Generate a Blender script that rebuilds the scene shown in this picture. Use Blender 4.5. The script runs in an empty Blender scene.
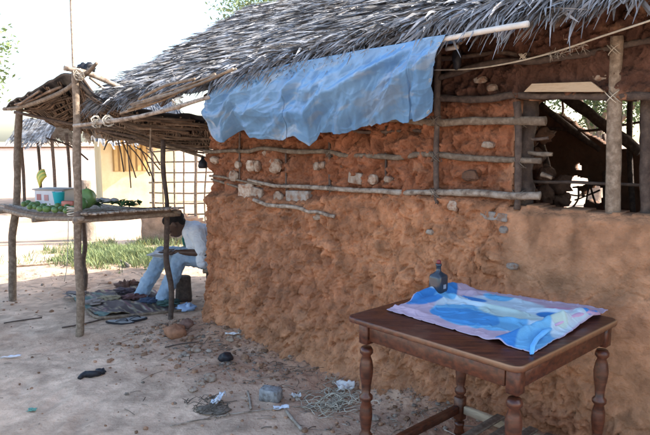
import bpy, math, random
import numpy as np
from mathutils import Vector, Matrix
random.seed(7); rng = np.random.default_rng(11)
S = bpy.context.scene
C = S.collection
R = math.radians
# ---------------------------------------------------------------- camera
F, HY, EYE = 600.0, 140.0, 1.5
PITCH = math.atan((217.5 - HY) / F)
cam = bpy.data.cameras.new('camera'); camo = bpy.data.objects.new('camera', cam); C.objects.link(camo)
cam.sensor_width = 36; cam.lens = F / 650 * 36; cam.clip_end = 2000; cam.clip_start = 0.05
camo.location = (0, 0, EYE); camo.rotation_euler = (math.pi / 2 - PITCH, 0, 0)
S.camera = camo
# ---------------------------------------------------------------- light
SUN_AZ, SUN_EL = 80.0, 33.0            # azimuth measured from +Y towards +X
w = bpy.data.worlds.new('World'); S.world = w; w.use_nodes = True
nt = w.node_tree; bg = nt.nodes['Background']
sky = nt.nodes.new('ShaderNodeTexSky'); sky.sky_type = 'NISHITA'; sky.sun_disc = False
sky.sun_elevation = R(SUN_EL); sky.sun_rotation = R(SUN_AZ)
sky.dust_density = 2.0; sky.air_density = 1.0; sky.ozone_density = 1.0
nt.links.new(sky.outputs[0], bg.inputs[0]); bg.inputs[1].default_value = 0.15
sl = bpy.data.lights.new('sun', 'SUN'); sl.energy = 3.6; sl.angle = R(0.5); sl.color = (1, 0.95, 0.87)
so = bpy.data.objects.new('sun', sl); C.objects.link(so)
sd = Vector((math.sin(R(SUN_AZ)) * math.cos(R(SUN_EL)), math.cos(R(SUN_AZ)) * math.cos(R(SUN_EL)), math.sin(R(SUN_EL))))
so.rotation_euler = sd.to_track_quat('Z', 'Y').to_euler()
S.view_settings.view_transform = 'Standard'; S.view_settings.look = 'None'
S.view_settings.gamma = 1; S.view_settings.use_curve_mapping = False
S.view_settings.exposure = 1.9
S.cycles.max_bounces = 8; S.cycles.diffuse_bounces = 5

# ---------------------------------------------------------------- geometry of the place
def ray(px, py):
    r = px - 325; u = 217.5 - py; c, s = math.cos(PITCH), math.sin(PITCH)
    return np.array([r, F * c + u * s, u * c - F * s])
def G(px, py, z=0.0):                 # a spot at height z
    d = ray(px, py); return np.array([0, 0, EYE]) + d * ((z - EYE) / d[2])
def D(px, py, Y):                     # a spot at distance Y
    d = ray(px, py); return np.array([0, 0, EYE]) + d * (Y / d[1])
A0 = G(210, 322)
EU = np.array([.7593, -.6508, 0.]); EN = np.array([-.6508, -.7593, 0.])
def Wd(u, w, z):                      # wall coordinates -> world
    return A0 + EU * u + EN * w + np.array([0, 0, z])
def OW(px, py, w=0.0):                # a spot in the plane w in front of the wall -> (u,w,z)
    d = ray(px, py); o = np.array([0, 0, EYE]); t = ((A0 + EN * w - o) @ EN) / (d @ EN); q = o + d * t
    return np.array([(q - A0) @ EU, w, q[2]])
def OWd(px, py, w=0.0):
    return Wd(*OW(px, py, w))
def uw(x, y):
    q = np.array([x - A0[0], y - A0[1], 0.]); return q @ EU, q @ EN

# ---------------------------------------------------------------- noise
def _h(i, j, k):
    n = (i.astype(np.int64) * 374761393 + j.astype(np.int64) * 668265263 + k.astype(np.int64) * 1274126177) & 0xffffffff
    n = ((n ^ (n >> 13)) * 1274126177) & 0xffffffff
    n = ((n ^ (n >> 16)) * 2246822519) & 0xffffffff
    return ((n ^ (n >> 15)) & 0xffffff) / float(0xffffff)
def vn(x, y, z=0.0):
    x, y, z = np.broadcast_arrays(np.asarray(x, float), np.asarray(y, float), np.asarray(z, float))
    i, j, k = np.floor(x), np.floor(y), np.floor(z); a, b, c = x - i, y - j, z - k
    a = a * a * (3 - 2 * a); b = b * b * (3 - 2 * b); c = c * c * (3 - 2 * c)
    r = 0
    for dx in (0, 1):
        for dy in (0, 1):
            for dz in (0, 1):
                r = r + _h(i + dx, j + dy, k + dz) * (a if dx else 1 - a) * (b if dy else 1 - b) * (c if dz else 1 - c)
    return r * 2 - 1
def fbm(x, y, z=0.0, o=4, g=.5):
    r = 0; a = 1; t = 0
    for q in range(o):
        r = r + a * vn(x * 2 ** q + 17.3 * q, y * 2 ** q - 9.1 * q, np.asarray(z) * 2 ** q + 3.7 * q); t += a; a *= g
    return r / t
def worley(x, y, seed=0):
    i, j = np.floor(x), np.floor(y); f1 = np.full(np.shape(x), 9.); f2 = f1.copy(); idv = np.zeros(np.shape(x))
    for dx in (-1, 0, 1):
        for dy in (-1, 0, 1):
            a, b = i + dx, j + dy; s = np.full(np.shape(x), seed)
            cx = a + _h(a, b, s); cy = b + _h(a, b, s + 7)
            d = np.hypot(cx - x, cy - y); h = _h(a, b, s + 13)
            m = d < f1
            f2 = np.where(m, f1, np.minimum(f2, d)); idv = np.where(m, h, idv); f1 = np.where(m, d, f1)
    return f1, f2, idv
def sst(a, b, x):
    t = np.clip((np.asarray(x, float) - a) / (b - a), 0, 1); return t * t * (3 - 2 * t)

# ---------------------------------------------------------------- mesh helpers
class MB:
    def __init__(s): s.v = []; s.f = []; s.n = 0; s.c = []
    def add(s, v, f, c=None):
        v = np.asarray(v, float).reshape(-1, 3); k = s.n
        s.v.append(v); s.f.extend([tuple(int(i) + k for i in q) for q in f]); s.n += len(v)
        if c is None: c = random.random()
        c = np.asarray(c, float)
        if c.ndim == 0: c = np.full((len(v), 3), float(c))
        s.c.append(np.broadcast_to(c, (len(v), 3)))
    def grid(s, P, c=None, closeu=False, flip=False):      # P (a,b,3)
        a, b = P.shape[:2]; idx = np.arange(a * b).reshape(a, b)
        if closeu: idx = np.vstack([idx, idx[:1]])
        q = np.stack([idx[:-1, :-1], idx[1:, :-1], idx[1:, 1:], idx[:-1, 1:]], -1).reshape(-1, 4)
        if flip: q = q[:, ::-1]
        s.add(P.reshape(-1, 3), q.tolist(), None if c is None else np.asarray(c).reshape(-1, 3) if np.ndim(c) > 1 else c)
    def tube(s, pts, r, n=8, rough=0.0, knots=0, c=None, sub=3, flat=1.0):
        pts = np.asarray(pts, float)
        rr = np.full(len(pts), float(r)) if np.ndim(r) == 0 else np.asarray(r, float)
        if sub > 1:                                           # smooth resample
            t = np.arange(len(pts)); tt = np.linspace(0, len(pts) - 1, (len(pts) - 1) * sub + 1)
            if len(pts) > 2:
                P2 = []
                for x in tt:
                    i = min(int(x), len(pts) - 2); f = x - i
                    p0 = pts[max(i - 1, 0)]; p1 = pts[i]; p2 = pts[i + 1]; p3 = pts[min(i + 2, len(pts) - 1)]
                    P2.append(.5 * ((2 * p1) + (-p0 + p2) * f + (2 * p0 - 5 * p1 + 4 * p2 - p3) * f * f + (-p0 + 3 * p1 - 3 * p2 + p3) * f ** 3))
                P2 = np.array(P2)
            else: P2 = np.stack([np.interp(tt, t, pts[:, k]) for k in range(3)], 1)
            rr = np.interp(tt, t, rr); pts = P2
        m = len(pts); T = np.gradient(pts, axis=0); T /= np.linalg.norm(T, axis=1)[:, None] + 1e-9
        ref = np.array([0, 0, 1.]) if abs(T[0, 2]) < .9 else np.array([1., 0, 0])
        N = np.zeros_like(T); x = np.cross(T[0], ref); x /= np.linalg.norm(x)
        for i in range(m):
            x = x - T[i] * (x @ T[i]); x /= np.linalg.norm(x) + 1e-9; N[i] = x
        B = np.cross(T, N); a = np.linspace(0, 2 * np.pi, n, endpoint=False)
        sd_ = random.random() * 50
        rad = rr[:, None] * np.ones((1, n))
        if rough:
            rad = rad * (1 + rough * fbm(np.cos(a)[None] * .9 + sd_, np.sin(a)[None] * .9 + 0 * rr[:, None], np.arange(m)[:, None] * .55 + sd_, 2))
        ring = pts[:, None] + rad[..., None] * (np.cos(a)[None, :, None] * N[:, None] + flat * np.sin(a)[None, :, None] * B[:, None])
        v = np.vstack([ring.reshape(-1, 3), pts[:1], pts[-1:]]); f = []
        for i in range(m - 1):
            for j in range(n):
                k = (j + 1) % n; f.append((i * n + j, i * n + k, (i + 1) * n + k, (i + 1) * n + j))
        for j in range(n):
            k = (j + 1) % n; f.append((m * n, k, j)); f.append((m * n + 1, (m - 1) * n + j, (m - 1) * n + k))
        s.add(v, f, c)
    def box(s, c0, size, M=None, c=None, bev=0.0):
        x, y, z = [q / 2 for q in size]
        if bev:
            pr = [(-x, -y), (x, -y), (x, y), (-x, y)]; b = bev; ring = []
            for (px, py) in pr:
                sx, sy = (1 if px > 0 else -1), (1 if py > 0 else -1)
                a1 = (px - sx * b, py); a2 = (px, py - sy * b)
                ring += [a2, a1] if (sx * sy > 0) == False and False else ([a1, a2] if sx * sy < 0 else [a2, a1])
            ring = [(-x, -y + b), (-x + b, -y), (x - b, -y), (x, -y + b), (x, y - b), (x - b, y), (-x + b, y), (-x, y - b)]
            sc = lambda k: [(p[0] * (1 - b / x * k), p[1] * (1 - b / y * k)) for p in ring]
            L = [(sc(.8), -z), (sc(0), -z + b), (sc(0), z - b), (sc(.8), z)]
            v = [(p[0], p[1], zz) for rg, zz in L for p in rg]; f = []
            for i in range(3):
                for j in range(8):
                    k = (j + 1) % 8; f.append((i * 8 + j, i * 8 + k, (i + 1) * 8 + k, (i + 1) * 8 + j))
            f.append(tuple(range(7, -1, -1))); f.append(tuple(range(24, 32)))
        else:
            v = [(i, j, k) for i in (-x, x) for j in (-y, y) for k in (-z, z)]
            f = [(0, 1, 3, 2), (4, 6, 7, 5), (0, 4, 5, 1), (2, 3, 7, 6), (0, 2, 6, 4), (1, 5, 7, 3)]
        v = np.array(v, float)
        if M is not None: v = v @ np.array(M.to_3x3()).T
        s.add(v + np.asarray(c0, float), f, c)
    def lathe(s, c0, prof, n=20, c=None, sx=1, sy=1):
        a = np.linspace(0, 2 * np.pi, n, endpoint=False); m = len(prof)
        v = [(r * math.cos(t) * sx, r * math.sin(t) * sy, z) for r, z in prof for t in a]; f = []
        for i in range(m - 1):
            for j in range(n):
                k = (j + 1) % n; f.append((i * n + j, i * n + k, (i + 1) * n + k, (i + 1) * n + j))
        f.append(tuple(range(n - 1, -1, -1))); f.append(tuple((m - 1) * n + j for j in range(n)))
        s.add(np.array(v) + np.asarray(c0, float), f, c)
    def blob(s, c0, rad, n=10, rough=.15, freq=1.5, c=None, M=None, flatb=None):
        th = np.linspace(0, np.pi, n + 1); ph = np.linspace(0, 2 * np.pi, 2 * n, endpoint=False)
        d = np.stack([np.sin(th)[:, None] * np.cos(ph)[None], np.sin(th)[:, None] * np.sin(ph)[None], np.cos(th)[:, None] * np.ones_like(ph)[None]], -1)
        o = random.random() * 90
        r = 1 + rough * fbm(d[..., 0] * freq + o, d[..., 1] * freq + o, d[..., 2] * freq, 3) * 1.6
        v = (d * r[..., None]).reshape(-1, 3) * np.asarray(rad, float)
        if M is not None: v = v @ np.array(M.to_3x3()).T
        if flatb is not None: v[:, 2] = np.maximum(v[:, 2], flatb)
        k = 2 * n; f = []
        for i in range(n):
            for j in range(k):
                q = (j + 1) % k; f.append((i * k + j, (i + 1) * k + j, (i + 1) * k + q, i * k + q))
        s.add(v + np.asarray(c0, float), f, c)
    def build(s, name, mat, parent=None, smooth=True, world=True):
        v = np.vstack(s.v)
        if parent is not None and world: v = v - np.array(parent.location)[None]
        me = bpy.data.meshes.new(name); me.from_pydata(v.tolist(), [], s.f)
        ca = me.color_attributes.new('tint', 'FLOAT_COLOR', 'POINT')
        cc = np.hstack([np.vstack(s.c), np.ones((s.n, 1))]).astype(np.float32); ca.data.foreach_set('color', cc.ravel())
        if smooth: me.polygons.foreach_set('use_smooth', [True] * len(me.polygons))
        me.materials.append(mat); me.update()
        o = bpy.data.objects.new(name, me); C.objects.link(o); o.parent = parent
        return o
def tag(o, label, cat, group=None):
    o['label'] = label; o['category'] = cat
    if group: o['group'] = group
    return o
def thing(name, label, cat, loc=(0, 0, 0), group=None):
    o = bpy.data.objects.new(name, None); C.objects.link(o); o.empty_display_size = .1
    o.location = tuple(float(q) for q in loc); return tag(o, label, cat, group)
def solo(mb, name, mat, label, cat, loc, group=None, smooth=True):   # single-mesh thing with origin at its base
    v = mb.build(name, mat, None, smooth); me = v.data; L = Vector([float(q) for q in loc])
    me.transform(Matrix.Translation(-L)); v.location = L
    return tag(v, label, cat, group)
def kind(o, k): o['kind'] = k; return o

# ---------------------------------------------------------------- materials
def new_mat(name):
    m = bpy.data.materials.new(name); m.use_nodes = True; return m, m.node_tree, m.node_tree.nodes['Principled BSDF']
def mat(name, cols, scale=8, rough=.85, bump=.3, bscale=60, stretch=(1, 1, 1), tint=0.0, detail=6, spec=.3, dist=.01, trans=0, metal=0, coat=0):
    """cols: list of (pos, (r,g,b)); tint: strength of the per-piece brightness variation"""
    m, t, b = new_mat(name); N = t.nodes; L = t.links
    tc = N.new('ShaderNodeTexCoord'); mp = N.new('ShaderNodeMapping'); mp.inputs['Scale'].default_value = stretch
    L.new(tc.outputs['Object'], mp.inputs[0])
    no = N.new('ShaderNodeTexNoise'); no.inputs['Scale'].default_value = scale; no.inputs['Detail'].default_value = detail; no.inputs['Roughness'].default_value = .62
    L.new(mp.outputs[0], no.inputs[0])
    cr = N.new('ShaderNodeValToRGB'); L.new(no.outputs[0], cr.inputs[0])
    el = cr.color_ramp.elements
    while len(el) < len(cols): el.new(.5)
    for e_, (p, c) in zip(el, cols): e_.position = p; e_.color = (*c, 1)
    out = cr.outputs[0]
    if tint:
        at = N.new('ShaderNodeAttribute'); at.attribute_name = 'tint'
        mr = N.new('ShaderNodeMapRange'); mr.inputs[3].default_value = 1 - tint; mr.inputs[4].default_value = 1 + tint
        L.new(at.outputs['Fac'], mr.inputs[0])
        mx = N.new('ShaderNodeVectorMath'); mx.operation = 'SCALE'; L.new(out, mx.inputs[0]); L.new(mr.outputs[0], mx.inputs['Scale']); out = mx.outputs[0]
    L.new(out, b.inputs['Base Color'])
    if bump:
        n2 = N.new('ShaderNodeTexNoise'); n2.inputs['Scale'].default_value = bscale; n2.inputs['Detail'].default_value = 8; n2.inputs['Roughness'].default_value = .6
        L.new(mp.outputs[0], n2.inputs[0])
        bp = N.new('ShaderNodeBump'); bp.inputs['Strength'].default_value = bump; bp.inputs['Distance'].default_value = dist
        L.new(n2.outputs[0], bp.inputs['Height']); L.new(bp.outputs[0], b.inputs['Normal'])
    b.inputs['Roughness'].default_value = rough; b.inputs['Specular IOR Level'].default_value = spec
    b.inputs['Metallic'].default_value = metal; b.inputs['Coat Weight'].default_value = coat
    if trans: b.inputs['Transmission Weight'].default_value = trans
    return m
def attr_mat(name, rough=.8, bump=.2, dist=.005, bscale=200, spec=.3, var=.15, vscale=12, trl=0):
    """colour comes from the piece's own colours (attribute), a little mottled"""
    m, t, b = new_mat(name); N = t.nodes; L = t.links
    at = N.new('ShaderNodeAttribute'); at.attribute_name = 'tint'
    tc = N.new('ShaderNodeTexCoord'); no = N.new('ShaderNodeTexNoise'); no.inputs['Scale'].default_value = vscale; no.inputs['Detail'].default_value = 6
    L.new(tc.outputs['Object'], no.inputs[0])
    mr = N.new('ShaderNodeMapRange'); mr.inputs[1].default_value = .3; mr.inputs[2].default_value = .7; mr.inputs[3].default_value = 1 - var; mr.inputs[4].default_value = 1 + var
    L.new(no.outputs[0], mr.inputs[0])
    mx = N.new('ShaderNodeVectorMath'); mx.operation = 'SCALE'; L.new(at.outputs['Color'], mx.inputs[0]); L.new(mr.outputs[0], mx.inputs['Scale'])
    L.new(mx.outputs[0], b.inputs['Base Color'])
    n2 = N.new('ShaderNodeTexNoise'); n2.inputs['Scale'].default_value = bscale; n2.inputs['Detail'].default_value = 8; L.new(tc.outputs['Object'], n2.inputs[0])
    bp = N.new('ShaderNodeBump'); bp.inputs['Strength'].default_value = bump; bp.inputs['Distance'].default_value = dist
    L.new(n2.outputs[0], bp.inputs['Height']); L.new(bp.outputs[0], b.inputs['Normal'])
    b.inputs['Roughness'].default_value = rough; b.inputs['Specular IOR Level'].default_value = spec
    if trl:
        tr = N.new('ShaderNodeBsdfTranslucent'); L.new(mx.outputs[0], tr.inputs[0]); ms = N.new('ShaderNodeMixShader'); ms.inputs[0].default_value = trl
        L.new(b.outputs[0], ms.inputs[1]); L.new(tr.outputs[0], ms.inputs[2]); L.new(ms.outputs[0], N['Material Output'].inputs[0])
    return m
M = {}
M['mud'] = attr_mat('mud_daub', rough=.95, bump=.9, dist=.014, bscale=55, spec=.1, var=.32, vscale=9)
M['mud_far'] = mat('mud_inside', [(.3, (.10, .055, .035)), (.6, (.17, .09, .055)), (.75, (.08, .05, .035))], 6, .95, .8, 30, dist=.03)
M['ground'] = attr_mat('sandy_soil', rough=.95, bump=.9, dist=.012, bscale=45, spec=.1, var=.16, vscale=3.5)
M['soil'] = attr_mat('mud_crumb', rough=.95, bump=.8, bscale=90, spec=.1, var=.25, vscale=30)
M['wood'] = mat('weathered_pole', [(.25, (.11, .075, .05)), (.5, (.21, .155, .11)), (.72, (.34, .27, .20))], 34, .85, .9, 90, (1, 1, 1), .25, dist=.006)
M['wood_dark'] = mat('dark_pole', [(.25, (.05, .035, .03)), (.5, (.10, .07, .055)), (.75, (.17, .125, .095))], 30, .85, .9, 90, tint=.3, dist=.006)
M['wood_pale'] = mat('peeled_pole', [(.34, (.15, .105, .075)), (.5, (.33, .26, .20)), (.72, (.48, .42, .35))], 26, .8, .8, 90, tint=.15, dist=.004)
M['bamboo'] = mat('bleached_bamboo', [(.3, (.50, .46, .40)), (.7, (.66, .62, .56))], 12, .5, .2, 40, tint=.1)
M['plank'] = mat('pale_board', [(.3, (.42, .30, .19)), (.55, (.52, .39, .26)), (.75, (.36, .25, .16))], 9, .8, .4, 50, (1, 1, 6), tint=.1)
M['thatch'] = mat('palm_thatch', [(.3, (.12, .098, .08)), (.5, (.235, .23, .23)), (.7, (.40, .41, .43))], 9, .78, .3, 60, (1, 1, 1), .55, spec=.2)
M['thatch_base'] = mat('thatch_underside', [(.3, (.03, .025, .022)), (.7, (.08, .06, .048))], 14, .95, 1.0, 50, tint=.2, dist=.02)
M['thatch_brown'] = mat('dry_palm_mat', [(.3, (.07, .045, .032)), (.55, (.15, .10, .068)), (.75, (.30, .22, .16))], 10, .8, .8, 60, (1, 1, 1), .5, dist=.01)
M['varnish'] = None
M['fibre'] = mat('fibre', [(.3, (.42, .36, .27)), (.7, (.62, .56, .46))], 30, .8, .4, 90, tint=.3)
M['dark_fibre'] = mat('dark_bark_tie', [(.3, (.10, .08, .06)), (.7, (.22, .18, .14))], 30, .8, .4, 90, tint=.3)
M['stone'] = mat('coral_stone', [(.36, (.24, .125, .075)), (.5, (.36, .27, .20)), (.68, (.48, .41, .34))], 24, .9, .8, 50, tint=.25, dist=.008)
M['rough_block'] = mat('dusty_block', [(.36, (.22, .13, .085)), (.52, (.27, .235, .20)), (.7, (.34, .32, .30))], 22, .95, .9, 60, tint=.15, dist=.008)
M['cement'] = mat('grey_cement', [(.3, (.26, .26, .26)), (.6, (.36, .36, .355)), (.8, (.45, .44, .42))], 14, .9, .7, 70, tint=.1, dist=.004)
M['blackplastic'] = mat('black_plastic', [(.3, (.012, .012, .016)), (.7, (.03, .03, .036))], 10, .5, .4, 40)
M['cloths'] = attr_mat('cloths', rough=.85, bump=.3, bscale=260, var=.12)
M['leaf'] = attr_mat('leaves', rough=.6, bump=.1, spec=.4, var=.25, vscale=3, trl=.3)
M['fruit'] = attr_mat('fruit_skin', rough=.45, bump=.12, bscale=60, spec=.5, var=.2, vscale=25)
M['plastic'] = attr_mat('plastic', rough=.4, bump=.05, spec=.5, var=.05)
M['bark'] = mat('bark', [(.3, (.16, .12, .09)), (.7, (.34, .28, .22))], 8, .9, .9, 30, dist=.02)
M['plaster_yellow'] = mat('yellow_limewash', [(.35, (.66, .53, .29)), (.6, (.76, .64, .40)), (.75, (.56, .44, .27))], 3, .9, .2, 30)
M['plaster_pale'] = mat('pale_plaster', [(.3, (.66, .56, .52)), (.6, (.76, .68, .64)), (.8, (.60, .50, .46))], 3, .9, .2, 30)

# ---------------------------------------------------------------- ground
def gz(x, y):
    x = np.asarray(x, float); y = np.asarray(y, float)
    qx, qy = x - A0[0], y - A0[1]; u = qx * EU[0] + qy * EU[1]; ww = qx * EN[0] + qy * EN[1]
    far = 1 - sst(6, 12, np.hypot(x, y - 3))
    z = (.018 * fbm(x * 1.3, y * 1.3, 0, 3) + .008 * fbm(x * 7, y * 7, 2, 3)) * far
    md = np.exp(-(np.maximum(ww - .05, 0) / .22) ** 2) * sst(-.25, .1, u) * (.085 + .03 * vn(u * 2.2, 3.1)) * (1 - .75 * sst(2.05, 2.4, u))
    z = z + md * (1 + .5 * fbm(x * 9, y * 9, 5, 3)) * sst(-.3, -.05, ww)
    return z
def gp(px, py, dz=0.0):
    q = G(px, py); q[2] = float(gz(q[0], q[1])) + dz; return q
def axis(lo, hi, fine, ext):
    a = np.arange(lo, hi + 1e-6, fine); g = []; d = fine * 1.5; x = hi
    while x < ext: x += d; g.append(x); d *= 1.28
    gl = []; d = fine * 1.5; x = lo
    while x > -ext: x -= d; gl.append(x); d *= 1.28
    return np.concatenate([gl[::-1], a, g])
xs = axis(-3.6, 1.6, .018, 420); ys = axis(2.2, 7.4, .018, 420)
X, Y = np.meshgrid(xs, ys, indexing='ij')
near = ((X > -4) & (X < 2) & (Y > 1.4) & (Y < 8)).astype(float)
Z = gz(X, Y)
f1, f2, cid = worley(X * 16, Y * 16, 3)
qx, qy = X - A0[0], Y - A0[1]; UU = qx * EU[0] + qy * EU[1]; WW = qx * EN[0] + qy * EN[1]
reds = np.exp(-(np.maximum(WW, 0) / .75) ** 2) * sst(-.7, .2, UU)
reds = np.clip(reds * (1 + .9 * fbm(X * 3.2, Y * 3.2, 9, 4)) + .35 * sst(.12, .55, fbm(X * 1.6 + 4, Y * 1.6, 4, 4)), 0, 1)
Z = Z + near * reds * .016 * np.clip(1 - f1 * 1.6, 0, 1) * (cid > .4)
Z = Z + near * .004 * fbm(X * 22, Y * 22, 1, 3)
# scuffs and footprints
for _ in range(150):
    cx, cy = rng.uniform(-3.4, .3), rng.uniform(2.7, 7.4); an = rng.uniform(0, 3.14); la, lb = rng.uniform(.08, .14), rng.uniform(.035, .05)
    dx, dy = X - cx, Y - cy; p = (dx * math.cos(an) + dy * math.sin(an)) / la; q = (-dx * math.sin(an) + dy * math.cos(an)) / lb
    rr = p * p + q * q; Z = Z - .008 * np.exp(-rr) + .004 * np.exp(-(np.sqrt(rr) - 1.6) ** 2 * 4)
sand = np.array([.70, .505, .36]); sand2 = np.array([.50, .35, .245]); red = np.array([.38, .20, .12])
k = np.clip(.5 + .9 * fbm(X * .8, Y * .8, 7, 4), 0, 1)[..., None]
col = sand * k + sand2 * (1 - k)
dk = sst(.15, .5, fbm(X * 5, Y * 5, 12, 4))[..., None] * .22; col = col * (1 - dk)
gr = (fbm(X * 24, Y * 24, 31, 3) * .34 + fbm(X * 9, Y * 9, 33, 3) * .22)[..., None]; col = col * (1 + gr)
rk = np.clip(reds, 0, 1)[..., None] * .85; col = col * (1 - rk) + red * rk
gb = MB(); gb.grid(np.stack([X, Y, Z], -1), col.reshape(-1, 3))
kind(gb.build('ground', M['ground']), 'structure')

# ---------------------------------------------------------------- the mud house
house = thing('mud_house', 'unfinished mud and pole house with a ragged palm thatch roof and open window gap', 'house', Wd(1.5, -1.3, 0))
def zeave(u): return np.interp(u, [-.6, .72, 2.4, 3.25, 4.5], [1.73, 1.83, 2.01, 2.06, 2.10])
def weave(u): return np.interp(u, [-.6, .75, 2.7, 4.5], [.60, .46, .36, .34])
SL = .56; WR = -1.25
def zroof(u, w):
    u = np.asarray(u, float); w = np.asarray(w, float); we = weave(u); zr = zeave(u) + SL * (we - WR)
    return np.where(w > WR, zeave(u) + SL * (we - w), zr - SL * (WR - w))
UMAX = 4.3; OPU, OPZ0, OPZ1 = 2.575, 1.155, 1.70
du = .0078
us = np.arange(-.02, UMAX, du); zs = np.arange(-.12, 2.16, du)
U, ZZ = np.meshgrid(us, zs, indexing='ij')
wx = U + .055 * fbm(U * 9, ZZ * 9, 3, 4); wz = ZZ + .055 * fbm(U * 9 + 5, ZZ * 9, 8, 3)
a1, a2, ai = worley(wx * 17, wz * 12, 1)
b1, b2, bi = worley(wx * 8 + 3, wz * 6.5, 5)
c1, c2, ci = worley(wx * 34, wz * 30, 9)
bil = 0; am = 1.
for o_n in range(5):
    bil = bil + am * np.abs(vn(wx * 13 * 2 ** o_n + 7 * o_n, wz * 7.5 * 2 ** o_n, 3 + o_n)); am *= .64
lmod = .35 + .9 * sst(-.35, .45, fbm(U * 2.6, ZZ * 2.2, 55, 3))
lump = .030 * bil + lmod * ((1 - np.clip(a1, 0, 1) ** 2) * .013 * (.2 + ai) + (1 - np.clip(b1, 0, 1) ** 2) * .026 * (.1 + bi) + (1 - np.clip(c1, 0, 1) ** 2) * .006 * (.2 + ci))
crev = -.012 * (1 - sst(0, .10, b2 - b1)) - .006 * (1 - sst(0, .12, a2 - a1))
fine = .032 * fbm(U * 36, ZZ * 40, 1, 3) * sst(-.3, .5, fbm(U * 4, ZZ * 4, 6, 2)) + .010 * fbm(U * 16, ZZ * 12, 5, 4)
p1_, p2_, pid = worley(wx * 24, wz * 19, 21)
pits = -.020 * (pid > .72) * np.exp(-(p1_ / .30) ** 2) * sst(-.4, .2, vn(U * 3, ZZ * 3, 9))
rough_d = (lump + crev + fine) * 1.18 - .008 + pits
smooth_d = .022 + .012 * fbm(U * 3, ZZ * 3, 2, 4) + .0035 * fbm(U * 22, ZZ * 22, 3, 3) - .010 * (1 - sst(0, .035, np.abs(fbm(U * 4.5, ZZ * 4.5, 12, 3)))) * sst(.1, .4, vn(U * 3, ZZ * 3, 5)) + .25 * lump
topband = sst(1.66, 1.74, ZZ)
sm = sst(2.50, 2.60, U + .05 * fbm(ZZ * 5, U, 3, 2)) * sst(.35, 1.0, ZZ + (U - 2.6) * .9) * (1 - topband)
disp = rough_d * (1 - sm) + smooth_d * sm
zline = 1.06 + .09 * sst(1.0, 1.6, U) + .035 * fbm(U * 3.1, 1.7, 2, 3)                           # the daub stops here, the lattice shows above
upper = sst(0, .05, ZZ - zline) * (1 - sst(2.54, 2.60, U))
disp = disp * (1 + .15 * upper) - .050 * upper
disp = disp - .02 * topband * (U > 2.6)
flare = .16 * np.exp(-np.maximum(ZZ, 0) / .20) * (1 - .70 * sst(2.05, 2.45, U)) * (1 + .5 * fbm(U * 1.8, .3, 4, 2)) + .05 * (1 - sst(0, 1.15, ZZ))
flare = flare * sst(-.3, .35, U)
Wf = .015 + disp + flare
belly = .035 * fbm(U * 1.1, ZZ * 1.1, 21, 2); Wf = Wf + belly * (1 - upper)
Wf = Wf - .06 * (1 - sst(0, .055, U + .02)) ** 1.5                       # rounded corner
Uo = U + .055 * (1 - sst(0, .3, U)) + .02 * fbm(ZZ * 6, 2.2, U * 2, 3) * (1 - sst(0, .25, U)) - .06 * np.exp(-np.maximum(ZZ, 0) / .25) * (1 - sst(0, .5, U))
# rounded sill and opening edges
en = .035 * fbm(U * 9, ZZ * 9, 31, 4)
inside = (U > OPU + en) & (ZZ > OPZ0 + .5 * en) & (ZZ < OPZ1 + en)
ds = np.where((U > OPU - .02) & (ZZ < OPZ1 - .2), OPZ0 - ZZ, 9.); ds = np.where(ds < -.02, 9, ds)
Wf = Wf - .035 * (1 - sst(0, .04, np.maximum(ds, 0)))
zcap = zroof(U, .02) - .06
keep = ~(inside[:-1, :-1] | (ZZ > zcap)[:-1, :-1])
base = np.stack([A0[0] + EU[0] * Uo + EN[0] * Wf, A0[1] + EU[1] * Uo + EN[1] * Wf, ZZ], -1)
back = np.stack([A0[0] + EU[0] * U - EN[0] * .13, A0[1] + EU[1] * U - EN[1] * .13, ZZ], -1)
nU, nZ = U.shape; idx = np.arange(nU * nZ).reshape(nU, nZ)
q = np.stack([idx[:-1, :-1], idx[1:, :-1], idx[1:, 1:], idx[:-1, 1:]], -1)[keep]
faces = [q]
kp = np.pad(keep, 1); off = nU * nZ
for (di, dj, e1, e2) in ((-1, 0, (0, 1), (0, 0)), (1, 0, (1, 0), (1, 1)), (0, -1, (0, 0), (1, 0)), (0, 1, (1, 1), (0, 1))):
    nb = kp[1 + di:1 + di + keep.shape[0], 1 + dj:1 + dj + keep.shape[1]]; m_ = keep & ~nb
    ii, jj = np.nonzero(m_); p1 = idx[ii + e1[0], jj + e1[1]]; p2 = idx[ii + e2[0], jj + e2[1]]
    faces.append(np.stack([p1, p2, p2 + off, p1 + off], -1)[:, ::-1])
faces.append(np.stack([idx[:-1, :-1], idx[:-1, 1:], idx[1:, 1:], idx[1:, :-1]], -1)[keep] + off)
fa = np.vstack(faces)
# colour of the clay itself: browner in the lattice zone, yellower plaster on the right; eave shade painted into the top band
t1 = np.clip(.5 + .8 * fbm(U * 2.2, ZZ * 2.2, 41, 4), 0, 1)[..., None]
cA = np.array([.45, .215, .110]); cB = np.array([.32, .143, .075]); cC = np.array([.41, .210, .115]); cU = np.array([.32, .130, .068]); cEaveShade = np.array([.095, .048, .034])
ccol = cA * t1 + cB * (1 - t1)
ccol = ccol * (1 - sm[..., None]) + (cC * t1 + cC * .82 * (1 - t1)) * sm[..., None]
ccol = ccol * (1 - upper[..., None]) + (cU * t1 + cU * .75 * (1 - t1)) * upper[..., None]
tb = np.clip(sst(1.62, 1.75, ZZ), 0, 1)[..., None]; ccol = ccol * (1 - tb) + (cEaveShade * (.6 + .8 * t1)) * tb
pale = (sst(.35, .6, fbm(U * 6, ZZ * 6, 77, 4)) * .3)[..., None]; ccol = ccol * (1 - pale) + np.array([.50, .30, .18]) * pale
ccol = ccol * (.80 + .24 * ai[..., None] + .20 * ci[..., None])
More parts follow.
